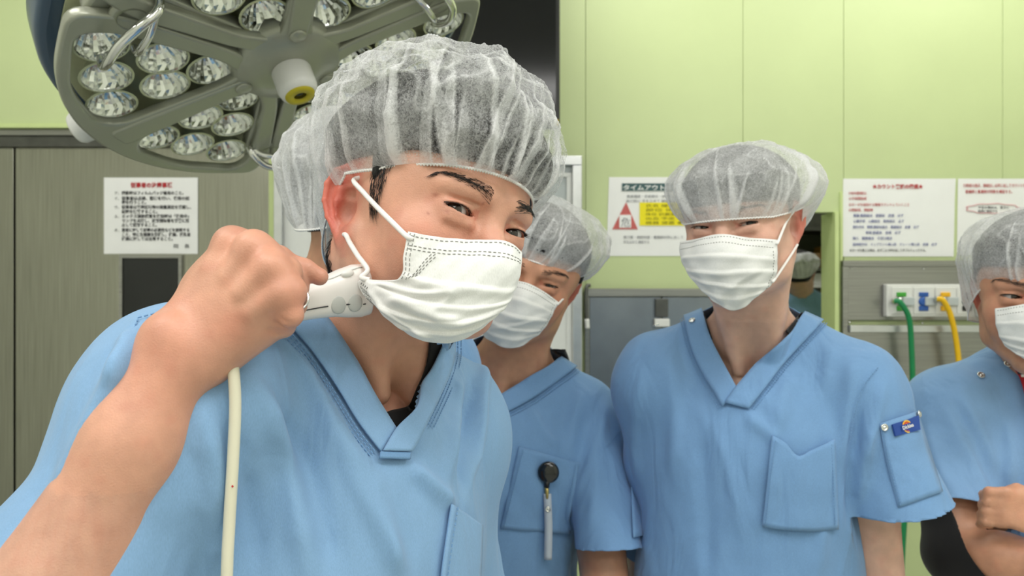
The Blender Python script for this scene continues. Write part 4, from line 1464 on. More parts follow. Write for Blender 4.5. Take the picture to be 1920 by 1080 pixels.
class Mask:
    """face mask: control net of pixels laid on a form, refined to a cloth sheet"""
    def __init__(s, net, form, lifts, nu=70, nv=56, near=.3, far=2.5):
        net = np.array(net, float)
        a, b = net.shape[:2]
        q = trace(form, net[..., 0].ravel(), net[..., 1].ravel(), near, far).reshape(a, b, 3)
        g = form.grad(q.reshape(-1, 3).astype(f32)).reshape(a, b, 3); g /= np.linalg.norm(g, axis=2, keepdims=True) + 1e-9
        q = q + g*np.array(lifts, float)[..., None]
        rows = [np.array(catmull(list(q[i]), 24)) for i in range(a)]
        rows = [self_res(r_, nu) for r_ in rows]
        cols = []
        for j in range(nu):
            cols.append(self_res(np.array(catmull([rows[i][j] for i in range(a)], 20)), nv, uniform=False))
        s.G = np.array(cols).transpose(1, 0, 2)       # nv, nu, 3
        s.norm()
        s.nu, s.nv = nu, nv
    def norm(s):
        du = np.gradient(s.G, axis=1); dv = np.gradient(s.G, axis=0)
        n = np.cross(du, dv); n /= np.linalg.norm(n, axis=2, keepdims=True) + 1e-12
        toc = np.array([0, 0, CAMZ]) - s.G
        if (n*toc).sum() < 0: n = -n
        s.N = n
    def shape(s, fn):
        v, u = np.meshgrid(np.linspace(0, 1, s.nv), np.linspace(0, 1, s.nu), indexing='ij')
        s.G = s.G + s.N*fn(u, v)[..., None]
        s.norm()
    def at(s, u, v, lift=0.0):
        x = np.clip(u, 0, 1)*(s.nu-1); y = np.clip(v, 0, 1)*(s.nv-1)
        i, j = min(int(y), s.nv-2), min(int(x), s.nu-2)
        fy, fx = y-i, x-j
        b = lambda A: (A[i, j]*(1-fx) + A[i, j+1]*fx)*(1-fy) + (A[i+1, j]*(1-fx) + A[i+1, j+1]*fx)*fy
        return b(s.G) + b(s.N)*lift
    def build(s, parent, name='face_mask'):
        o = strip(name, list(s.G), M_maskc, parent, .0012)
        return o
    def stitches(s, parent, lines, r=.00032, dash=(.0022, .0016)):
        mb = MB()
        for ln_ in lines:
            q = np.array([s.at(u, v, .0009) for u, v in catmull([np.array(p) for p in ln_], 30)])
            L = np.concatenate([[0], np.cumsum(np.linalg.norm(np.diff(q, axis=0), axis=1))])
            ip = lambda t_: np.array([np.interp(t_, L, q[:, k_]) for k_ in range(3)])
            t_ = 0
            while t_ + dash[0] < L[-1]:
                mb.tube([ip(t_), ip(t_+dash[0])], r, 4); t_ += sum(dash)
        return mb.build('stitching', M_masks, parent)

def self_res(C, n, uniform=True):
    C = np.asarray(C)
    if uniform:
        L = np.concatenate([[0], np.cumsum(np.linalg.norm(np.diff(C, axis=0), axis=1))]); L /= L[-1] + 1e-12
    else:
        L = np.linspace(0, 1, len(C))
    t_ = np.linspace(0, 1, n)
    return np.stack([np.interp(t_, L, C[:, k_]) for k_ in range(C.shape[1])], 1)

def mask_form(head, F, grow=.004, tent=1.0):
    """the head, with a tent over nose, mouth and chin that a mask hangs on"""
    s = Sdf()
    def fn(p):
        head.band = 3.0
        return head(p) - grow
    s.func(fn, 0, F.o, 1.5)
    s.ell(F(0, -.052, -.052), np.array((.062, .062*tent, .066)), F.R, .03)
    return s

def cord(name, pts, r, m, parent, n=8, flat=None):
    return MB().tube(catmull(pts, 10), r, n).build(name, m, parent, smooth=True)

def snap(p, n, r, parent, mname=None):
    n = Vector([float(x) for x in n]).normalized()
    q = n.to_track_quat('Z', 'Y').to_matrix().to_4x4()
    M = Matrix.Translation(Vector([float(x) for x in p])) @ q
    MB().lathe([(r, 0), (r, r*.25), (r*.75, r*.4), (r*.6, r*.2), (r*.3, r*.2), (r*.2, r*.35), (0, r*.35)], 20, M).build('snap', M_chrome, parent, smooth=True)

def snap_at(sdf, px, py, r, parent, near=.3, far=2.5, lift=.002):
    p = trace(sdf, px, py, near, far)
    g = sdf.grad(p.astype(f32))[0]
    g = g/np.linalg.norm(g)
    snap(p[0] + g*lift, g, r, parent)

def lower_body(parent, hip, yaw, m=None, spread=.10, floor=0.0):
    """scrub trousers and shoes under the top, down to the floor"""
    s = Sdf()
    R = rotz(math.radians(yaw))
    hip = np.asarray(hip, float)
    s.ell(hip, (.155, .11, .12), R, 0)
    for q in (1, -1):
        a = hip + R @ np.array((q*.085, 0, -.05))
        kn = np.array((hip[0], hip[1], .48)) + R @ np.array((q*spread, -.02, 0))
        an = np.array((hip[0], hip[1], .10)) + R @ np.array((q*spread, .02, 0))
        s.cone(a, kn, .10, .085, .04); s.cone(kn, an, .085, .080, .03)
    V, Q, N = s.mesh(hip - np.array((.35, .3, hip[2])), hip + np.array((.35, .3, .2)), .013)
    mesh_obj('trousers', V, Q, m or M_scrub2, parent)
    for q in (1, -1):
        s = Sdf()
        an = np.array((hip[0], hip[1], .0)) + R @ np.array((q*spread, .0, 0))
        s.cone(an + R @ np.array((0, .05, .045)), an + R @ np.array((0, -.15, .036)), .044, .036, 0)
        s.cone(an + R @ np.array((0, .02, .06)), an + R @ np.array((0, .02, .13)), .042, .045, .02)
        lo = an[2]
        s.func(lambda p: -(p[:, 2] - .001), .004, an, .5, 'i')
        V, Q, N = s.mesh(an - np.array((.24, .24, .01)), an + np.array((.24, .24, .2)), .008)
        mesh_obj('shoe', V, Q, M_white, parent)

def union_form(top, body, grow=.003):
    """outermost of cloth and skin, for collars that lie round the neck"""
    s = Sdf()
    def fa(p):
        top.band = 3.0; return top(p)
    def fb(p):
        body.band = 3.0; return body(p) - grow
    c = top.ops[0][3]
    s.func(fa, 0, c, 2.5)
    s.func(fb, .006, c, 2.5)
    return s
# ------------------------------------------------------------------ the man in front, holding the probe
FA = Frame(P(905, 411, .612) - np.array((math.sin(math.radians(45)), -math.cos(math.radians(45)), 0))*.078, yaw=45, roll=14, pitch=2)
pa = empty('person', (FA.o[0], FA.o[1]+.05, 0), 'man in front in blue scrubs holding a white probe to his neck', 'person')
TA = Frame(P(690, 655, .71), yaw=52, roll=13, pitch=-4)
EYE_A = (3.1, 2.7)
bodyA = head_sdf(Sdf(), FA, EYE_A, wide=.97, lf=.76)
scalpA = head_sdf(Sdf(), FA, EYE_A, wide=.97, lf=.76, ears=False)
scalpA.cone(FA(0, .026, -.045), TA(0, .01, .0), .050, .057, .03)
nb = TA(0, .01, .0)
bodyA.cone(FA(0, .026, -.045), nb, .050, .057, .03)
bodyA.cone(FA(-.048, .032, -.045), TA(-.022, -.048, -.045), .010, .009, .03)
bodyA.cone(FA(.048, .032, -.045), TA(.022, -.048, -.045), .010, .009, .03)
headonlyA = bodyA.copy()
torso_sdf(bodyA, TA, -.010, k=.045, shl=.135, chest=.93)
coreA = bodyA.copy()
# right arm
shR = TA(-.178, .0, -.085)
elR = P(-10, 1330, .465)
wrR = P(345, 652, .505)
bodyA.cone(shR, elR, .052, .042, .03)
def alongA(t_): return elR + (wrR - elR)*t_
bodyA.cone(elR, alongA(.30), .041, .0405, .02)
bodyA.cone(alongA(.30), alongA(.72), .0405, .0290, .02)
bodyA.cone(alongA(.72), wrR, .0290, .0235, .02)
vd = np.array((0, 1.0, 0))
# wrist widened across
acr = np.cross((wrR - elR)/np.linalg.norm(wrR - elR), vd)
bodyA.cone(wrR + acr*.010, wrR - acr*.010, .0200, .0205, .015)
bodyA.ell(P(322, 628, .492), (.010, .008, .011), None, .012)         # wrist bone
# hand
mc = [P(434, 458, .520), P(476, 466, .506), P(509, 502, .498), P(530, 552, .497)]     # knuckles, index to little
cb = [P(352, 610, .515), P(364, 628, .510), P(376, 648, .508), P(388, 662, .510)]
HB = Sdf()
bodyA.ell(P(430, 566, .522), (.036, .017, .034), None, .015)
for a_, b_, r1, r2 in zip(cb, mc, (.0150, .0150, .0145, .0140), (.0105, .0105, .0100, .0095)):
    bodyA.cone(a_, b_, r1, r2, .012)
for i in range(3):
    bodyA.cone((cb[i]+cb[i+1])/2 + vd*.004, (mc[i]+mc[i+1])/2 + vd*.008, .0145, .0090, .012)
for p_, r_ in zip(mc, (.0098, .0102, .0098, .0090)):
    bodyA.ell(p_ + np.array((0, -.0022, .0)), (r_, r_*.9, r_), None, .008)
for a_, b_ in zip(cb, mc):   # tendons
    bodyA.cone(a_*.35 + b_*.65 + np.array((0, -.0100, .002)), b_ + np.array((0, -.0075, .001)), .0022, .0026, .009)
bodyA.cone(P(398, 668, .512), P(500, 606, .512), .0155, .0140, .012)     # little-finger edge of the palm
# fingers: index stretched along the probe, the others curled round it
idx = [mc[0], P(521, 486, .530), P(571, 506, .537), P(599, 519, .541)]
bodyA.chain(idx, [.0098, .0083, .0075, .0064], .004, .008)
bodyA.ell(P(521, 485, .528), (.0088, .0082, .0088), None, .005)
mid = [mc[1], P(540, 508, .512), P(556, 540, .534), P(530, 556, .548)]
bodyA.chain(mid, [.0100, .0088, .0080, .0070], .004, .008)
rin = [mc[2], P(548, 546, .500), P(552, 572, .520), P(524, 582, .535)]
bodyA.chain(rin, [.0096, .0088, .0080, .0070], .004, .007)
lit = [mc[3], P(545, 590, .499), P(532, 611, .512), P(506, 612, .522)]
bodyA.chain(lit, [.0090, .0080, .0074, .0064], .0035, .006)
# thumb under the probe
thb = [P(385, 600, .528), P(432, 580, .552), P(492, 570, .568), P(536, 572, .572)]
bodyA.chain(thb, [.016, .0125, .0105, .0085], .005, .012)
# creases where the little finger folds
for a_, b_ in (((516, 604), (535, 617)), ((505, 618), (520, 627)), ((528, 598), (541, 606))):
    q0 = trace(bodyA, [a_[0], b_[0]], [a_[1], b_[1]])
    bodyA.cone(q0[0], q0[1], .0007, .0007, .0022, 's')

# left arm hangs behind
shL = TA(.132, .03, -.10); elL = shL + np.array((.03, .02, -.27)); wrL = elL + np.array((-.03, -.06, -.24))
bodyA.cone(shL, elL, .050, .042, .03); bodyA.cone(elL, wrL, .041, .026, .02)
bodyA.ell(wrL + np.array((0, -.01, -.07)), (.022, .035, .05), None, .02)
for i in range(4):
    f0 = wrL + np.array((.004, -.035 + i*.018, -.105))
    bodyA.chain([f0, f0 + np.array((-.006, -.004, -.04)), f0 + np.array((-.016, -.006, -.07))], [.009, .008, .0065], .003, .01)
bodyA.chain([wrL + np.array((0, -.03, -.04)), wrL + np.array((-.01, -.05, -.08)), wrL + np.array((-.014, -.05, -.11))], [.011, .009, .0075], .003, .01)

hc = FA.o
pts = []
pts.append(bodyA.mesh(hc - np.array((.15, .16, .27)), hc + np.array((.15, .15, .14)), .0017)[:2])
b0 = np.minimum(alongA(.20), wrR) - .07; b1 = np.maximum(np.maximum(alongA(.20), wrR), P(640, 430, .56)) + .03
b0[1] = .40; b1[1] = .62; b1[0] = P(640, 500, .55)[0]; b1[2] = P(400, 400, .52)[2]
zc = b0[2]
pts.append(bodyA.mesh(b0, b1, .0016)[:2])
pts.append(bodyA.mesh(TA.o - np.array((.36, .40, .62)), TA.o + np.array((.36, .30, -.07)), .007)[:2])
VA, QA = join_parts(pts)
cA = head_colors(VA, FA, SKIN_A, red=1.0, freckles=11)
hand_tints(VA, cA, mc, a=.34, r=.013)
hand_tints(VA, cA, [idx[1], idx[2], idx[3], rin[1], lit[1]], a=.28, r=.010)
hand_tints(VA, cA, [P(440, 612, .495)], a=.30, r=.012)
hand_tints(VA, cA, [alongA(.85), alongA(.5), P(322, 628, .49)], col=S(216, 120, 100), a=.22, r=.03)
hand_tints(VA, cA, [TA(0, -.09, -.10)], a=.25, r=.05)
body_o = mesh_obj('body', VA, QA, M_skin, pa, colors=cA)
eyeballs(FA, pa, gaze=(.22, -1, -.10))
brows_lashes(headonlyA, FA, pa, nb=260, thick=1.1, seed=4, eye=EYE_A)
hair_shell(scalpA, FA, pa, hc - np.array((.15, .16, .14)), hc + np.array((.15, .15, .17)), .003, off=.0042, full=.018, front=.040)
# sideburn and nape hairs
rr = np.random.default_rng(5)
base, dr_ = [], []
for _ in range(420):
    q = rr.random()
    y = rr.uniform(-.046, -.020); z = rr.uniform(-.012, .034)
    if y < -.046 + (.034 - z)*.35: continue
    base.append(FA(-.074, y, z)); dr_.append(FA.R @ np.array((0, -.10 + rr.normal(0, .12), -1)))
nside = len(base)
for _ in range(420):
    y = rr.uniform(.028, .062); z = rr.uniform(-.080, -.028)
    base.append(FA(-.064, y, z)); dr_.append(FA.R @ np.array((0, .15 + rr.normal(0, .12), -1)))
p_, n_ = on_surf(headonlyA, base)
for nm_, sel in (('sideburn', range(0, nside)), ('nape_hair', range(nside, len(base)))):
    st = []
    for i in sel:
        d_ = dr_[i] - n_[i]*(dr_[i] @ n_[i]); d_ /= np.linalg.norm(d_)
        l = rr.uniform(.006, .013)
        st.append([p_[i], p_[i] + d_*l*.5 + n_[i]*.0010, p_[i] + d_*l + n_[i]*.0012])
    so_ = strand_mesh(nm_, st, pa, .00022); so_['kind'] = 'stuff'

def ringA(t_):
    s_ = math.sin(t_)
    z = np.interp(s_, (-1, -.8, -.3, 0, .3, 1), (.034, .031, .021, .019, .004, -.050))
    return np.array((.0835*math.cos(t_)*(1 - .26*max(0, s_)**.7), .010 + (.1145 if s_ < 0 else .108)*s_, z))
cap_mesh(FA, pa, ringA, (.0, .006, .068), (.110, .122, .089), seed=3, n=720, m=80, base=.30, a0=112, rough=.0085)

# mask
formA = mask_form(headonlyA, FA)
netA = [[(767, 436), (819, 446), (879, 452), (944, 456), (976, 474)],
        [(760, 478), (815, 488), (880, 496), (946, 500), (972, 505)],
        [(752, 522), (806, 540), (872, 548), (938, 545), (962, 535)],
        [(683, 526), (752, 566), (850, 588), (922, 575), (952, 556)],
        [(716, 574), (768, 603), (846, 614), (902, 600), (940, 575)],
        [(742, 602), (788, 629), (845, 634), (890, 619), (927, 592)]]
lifA = [[.002, .002, .002, .003, .001], [.003, .004, .005, .006, .002], [.004, .007, .009, .008, .003], [.006, .008, .010, .009, .003], [.004, .008, .009, .006, .002], [.002, .004, .005, .003, .001]]
mkA = Mask(netA, formA, lifA, 90, 80)
def pleatA(u, v):
    d = np.zeros_like(u)
    for v0, a, sl in ((.36, .0028, .02), (.52, .0026, -.05), (.66, .0022, -.06), (.80, .0018, -.04)):
        q = v - v0 - sl*(u-.5)
        d += a*np.where(q < 0, np.exp(-(q/.012)**2), np.exp(-(q/.05)**2))*np.sin(np.pi*np.clip(u*1.04, 0, 1))**.4
    # creases spreading from the nose and cheek
    for (u0, v0, u1, v1, a, w) in ((.08, .50, .42, .40, .0030, .03), (.30, .55, .62, .62, .0035, .04), (.45, .42, .55, .62, .0022, .03), (.15, .62, .40, .85, .002, .03), (.6, .7, .9, .6, .002, .03)):
        t_ = np.clip(((u-u0)*(u1-u0)+(v-v0)*(v1-v0))/((u1-u0)**2+(v1-v0)**2), 0, 1)
        dd_ = np.hypot(u-u0-t_*(u1-u0), v-v0-t_*(v1-v0))
        d += a*np.exp(-(dd_/w)**2)
    d += .0006*np.sin(u*37+v*11)*np.sin(v*29)*.6
    return d
mkA.shape(pleatA)
moA = mkA.build(pa)
L_ = []
for v0 in (.045, .125, .150):
    L_.append([(.03, v0), (.3, v0), (.62, v0-.01), (.97, v0)])
for u0 in (.022, .055):
    L_.append([(u0, .02), (u0, .2), (u0, .40)])
for k_ in range(3):
    L_.append([(.07 + k_*.02, .36 - .01*k_), (.22+k_*.025, .16)])
for k_ in range(4):
    L_.append([(.03 + k_*.02, .58), (.05+k_*.022, .74)])
mkA.stitches(moA, L_)
e0 = mkA.at(.01, .04); e1 = mkA.at(.02, .56)
t1 = trace(formA, [735, 705, 683, 664], [416, 386, 362, 340])
cord('ear_loop', [e0 + np.array((.003, 0, -.003)), mkA.at(.0, .06, .001)] + [p for p in t1 + np.array((0, -.0015, 0))] + [FA(-.074, .002, .018)], .0021, M_loop, moA)
t2 = trace(formA, [690, 672, 657, 650], [506, 480, 456, 442])
cord('ear_loop', [e1 + np.array((.004, 0, .001)), e1 + np.array((-.002, -.001, .003))] + [p for p in t2 + np.array((0, -.0015, 0))] + [FA(-.070, .012, -.030)], .0021, M_loop, moA)

# scrub top
topA = torso_sdf(Sdf(), TA, .014, k=.05, belly=1.06, shl=.135, chest=.93)
topA.cone(shR + np.array((.01, .0, .0)), shR*.40 + elR*.60 + np.array((.0, .01, 0)), .056, .066, .05)
topA.cone(shR*.40 + elR*.60 + np.array((.0, .01, 0)), shR*.1 + elR*.9, .066, .064, .02)
topA.cone(shL, shL*.3 + elL*.7, .060, .070, .05)
topA.cone(shL*.3 + elL*.7, elL + np.array((0, 0, -.03)), .070, .070, .02)
topA.ell(TA(0, .02, -.66), (.175, .135, .12), TA.R, .06)
def lineA(*pp, near=.3):
    C = np.array(catmull([np.array(p, float) for p in pp], 6))
    return trace(topA, C[:, 0], C[:, 1])
foldsA = [(0.0090, .010, lineA((470, 700), (515, 800), (555, 950), (580, 1090))),
          (0.0081, .009, lineA((575, 720), (640, 850), (700, 970), (770, 1100))),
          (0.0072, .008, lineA((545, 650), (600, 740), (655, 840), (700, 900))),
          (0.0072, .009, lineA((380, 760), (400, 880), (400, 1090))),
          (-0.0072, .010, lineA((520, 740), (580, 880), (640, 1090))),
          (-0.0063, .010, lineA((440, 780), (470, 920), (480, 1090))),
          (0.0099, .008, lineA((765, 868), (815, 915), (850, 945))),
          (0.0099, .008, lineA((905, 690), (898, 800), (885, 900))),
          (-0.0090, .008, lineA((885, 720), (875, 820), (868, 930))),
          (0.0081, .009, lineA((860, 690), (850, 800), (840, 900))),
          (0.0090, .010, lineA((270, 640), (215, 720), (150, 850), (90, 960))),
          (-0.0090, .012, lineA((290, 700), (230, 810), (170, 930))),
          (0.0072, .008, lineA((245, 620), (235, 680), (225, 740))),
          (0.0054, .010, lineA((690, 870), (720, 960), (740, 1090)))]
vpA = [(575, 560), (627, 622), (665, 682), (699, 745), (737, 808), (776, 768), (784, 726), (805, 687), (830, 630), (850, 560), (700, 480)]
def holeA(c, n):
    x, y = pix(c)
    L = TA.inv(c)
    vq = np.array(vpA, float); vq = vq.mean(0) + (vq - vq.mean(0))*1.05
    front = in_poly(x, y, vq) & (n[:, 1] < .2) & (L[:, 1] < .02)
    dn, _ = seg_dist(c, [FA(0, .018, -.045), nb + (nb - FA(0, .018, -.045))*.2])
    return front | (dn < .060)
scA = garment('scrub_top', topA, TA.o - np.array((.42, .42, .80)), TA.o + np.array((.42, .35, .12)), .0034, pa, M_scrub, foldsA,
              hems=[(shR*.34 + elR*.66, elR - shR, .16, (shR, elR), .085), (shL*.25 + elL*.75, elL - shL, .16, (shL, elL), .085), (TA(0, 0, -.72), TA(0, 0, -1) - TA.o, .4)], holes=[holeA], seed=2, wr=.0026)
# collar bands
inL = [(560, 556), (586, 572), (627, 620), (665, 680), (699, 743), (739, 808)]
ouL = [(520, 590), (540, 615), (583, 663), (627, 726), (670, 796), (711, 850)]
colA = union_form(topA, coreA, .002)
pix_strip('collar_band', colA, inL, ouL, M_scrub, scA, lift=.004)
inR = [(826, 630), (822, 640), (803, 686), (782, 726), (773, 768), (737, 806), (711, 849)]
ouR = [(845, 630), (844, 640), (842, 676), (822, 734), (791, 800), (776, 830), (764, 850)]
pix_strip('collar_band', colA, inR, ouR, M_scrub, scA, lift=.0065)
pix_strip('collar_tab', topA, [(708, 850), (764, 851)], [(706, 862), (762, 864)], M_seam, scA, lift=.005, n=14, w=4)
for sft in (7, 13, 20):
    stitch('seam', topA, [(x-sft*.75, y+sft*.55) for x, y in ouL], M_seam, scA, lift=.0022, r=.0006)
    stitch('seam', topA, [(x+sft*.9, y+sft*.25) for x, y in ouR[:5]], M_seam, scA, lift=.0022, r=.0006)
# pocket at the hem side
pkA = pix_strip('pocket', topA, [(838, 946), (828, 1010), (816, 1100)], [(895, 985), (893, 1040), (890, 1100)], M_scrub, scA, n=24, w=14, lift=.005, wob=.002)
stitch('seam', topA, [(846, 952), (836, 1015), (825, 1095)], M_seam, scA, lift=.0072, r=.0006)
stitch('seam', topA, [(262, 605), (250, 640), (246, 690)], M_seam, scA, lift=.003, r=.0006)
stitch('seam', topA, [(262, 602), (310, 590), (350, 582)], M_seam, scA, lift=.003, r=.0006)
# black undershirt showing in the V
pix_strip('undershirt', bodyA, [(802, 636), (800, 660), (794, 692), (780, 728), (763, 763), (724, 775), (700, 790)], [(824, 636), (822, 662), (818, 704), (804, 756), (780, 806), (738, 840), (700, 830)], M_blackc, pa, n=40, w=10, lift=.003)
us = Sdf(); us.cone(shR*.45 + elR*.55, shR*.05 + elR*.95, .060, .058, 0)
garment('undersleeve', us, elR - np.array((.2, .2, .1)), shR + np.array((.2, .2, .1)), .005, pa, M_blackc, hems=[(shR*.26 + elR*.74, elR - shR, .2), (shR*.5 + elR*.5, shR - elR, .2)], wr=.001)
lower_body(pa, TA(0, .02, -.62), 30)

# finger ring
q_ = rin[0]*.25 + rin[1]*.75
ax_ = (rin[2] - rin[1])/np.linalg.norm(rin[2] - rin[1])
Mr = Matrix.Translation(Vector(rin[1]*.5 + rin[2]*.5)) @ Vector(ax_).to_track_quat('Z', 'Y').to_matrix().to_4x4()
ring_pts = [np.array(Mr @ Vector((.0098*math.cos(a), .0098*math.sin(a), 0))) for a in np.linspace(0, 2*math.pi, 40)]
MB().tube(ring_pts, .0011, 8, caps=False).build('finger_ring', M_chrome, pa, smooth=True)

# ------------------------------------------------------------------ ultrasound probe
pr = empty('ultrasound_probe', P(600, 545, .55), 'white hand-held ultrasound probe with cream cable pressed to the neck', 'probe')
tail, tip = P(432, 592, .535), P(690, 541, .607)
axp = (tip - tail); Lp = np.linalg.norm(axp); axp /= Lp
upp = np.array((0, -.25, 1.0)); upp -= axp*(upp @ axp); upp /= np.linalg.norm(upp)
sdp = np.cross(upp, axp)
prof = [(0, .006, .006), (.02, .010, .010), (.08, .0120, .0115), (.35, .0135, .0125), (.55, .0145, .0130), (.70, .0165, .0135), (.80, .0195, .0140), (.90, .0215, .0140), (.97, .0210, .0135), (1.0, .0150, .0090), (1.002, .0, .0)]
v, f = [], []
npf = 32
fine = []
for i in range(len(prof)-1):
    for j in range(5 if i < len(prof)-2 else 1):
        q = j/5; fine.append(tuple(prof[i][k_]*(1-q) + prof[i+1][k_]*q for k_ in range(3)))
fine.append(prof[-1])
def secp(t_, a, b, th):
    c_, s_ = math.cos(th), math.sin(th)
    e = .68
    return tail + axp*(t_*Lp) + upp*(a*math.copysign(abs(s_)**e, s_)) + sdp*(b*math.copysign(abs(c_)**e, c_))
for (t_, a, b) in fine:
    for j in range(npf):
        v.append(secp(t_, a, b, 2*math.pi*j/npf))
for i in range(len(fine)-1):
    for j in range(npf):
        f.append((i*npf+j, i*npf+(j+1) % npf, (i+1)*npf+(j+1) % npf, (i+1)*npf+j))
M_prb = mat('probe_white', S(240, 236, 232), .28, noise=.02, coat=.3)
M_pgrey = mat('probe_grey', S(198, 200, 196), .4, noise=.05)
mesh_obj('housing', v, f, M_prb, pr)
sg_ = 1 if sdp[1] < 0 else -1
def on_probe(t_, sv, lift=0):
    """point on the side facing the lens, sv -1..1 up the side"""
    a = np.interp(t_, [q[0] for q in prof], [q[1] for q in prof]); b = np.interp(t_, [q[0] for q in prof], [q[2] for q in prof])
    return tail + axp*(t_*Lp) + upp*(a*sv) + sdp*sg_*(b*(1-abs(sv)**3.2)**(1/3.2) + lift)
for t_ in (.70, .825):
    s = Sdf(); c_ = on_probe(t_, -.28, -.0005)
    s.ell(c_, (.0066, .0016, .0075), np.stack([axp, sdp, upp], 1), 0)
    V, Q, N = s.mesh(c_ - .012, c_ + .012, .0008)
    mesh_obj('button', V, Q, M_pgrey, pr)
MB().tube([on_probe(t_, -.25, .0002) for t_ in np.linspace(.46, .62, 12)], .0005, 5).build('guide_line', M_ink, pr)
MB().tube([on_probe(t_, -.30, .0002) for t_ in np.linspace(.755, .785, 5)], .0006, 5).build('button_mark', M_ink, pr)
MB().tube([on_probe(t_, -.38, .0002) for t_ in np.linspace(.885, .905, 5)], .0005, 5).build('button_mark', M_ink, pr)
MB().tube([on_probe(t_, .97, .0006) for t_ in np.linspace(.62, .93, 14)], .0005, 5).build('guide_line', M_pgrey, pr)
c_ = on_probe(.80, .93, .001)
s = Sdf(); s.ell(c_, (.0055, .0030, .0030), np.stack([axp, sdp, upp], 1), 0)
V, Q, N = s.mesh(c_ - .01, c_ + .01, .0007); mesh_obj('slider', V, Q, M_wplast, pr)
M_cable = mat('cable_cream', S(232, 228, 204), .38, noise=.03)
cp = [tail + axp*.004, P(420, 604, .530), P(428, 640, .515), P(437, 690, .507), P(441, 760, .505), P(437, 860, .503), P(430, 980, .502), P(425, 1100, .50), P(422, 1400, .50), P(430, 1900, .47)]
cb_o = MB().tube(catmull(cp, 12), .0040, 16).build('cable', M_cable, pr, smooth=True)
MB().lathe([(.0008, 0), (.0007, .0002), (0, .0003)], 10, Matrix.Translation(Vector(P(436, 912, .4985))) @ Matrix.Rotation(math.pi/2, 4, 'X')).build('red_mark', M_inkred, pr)
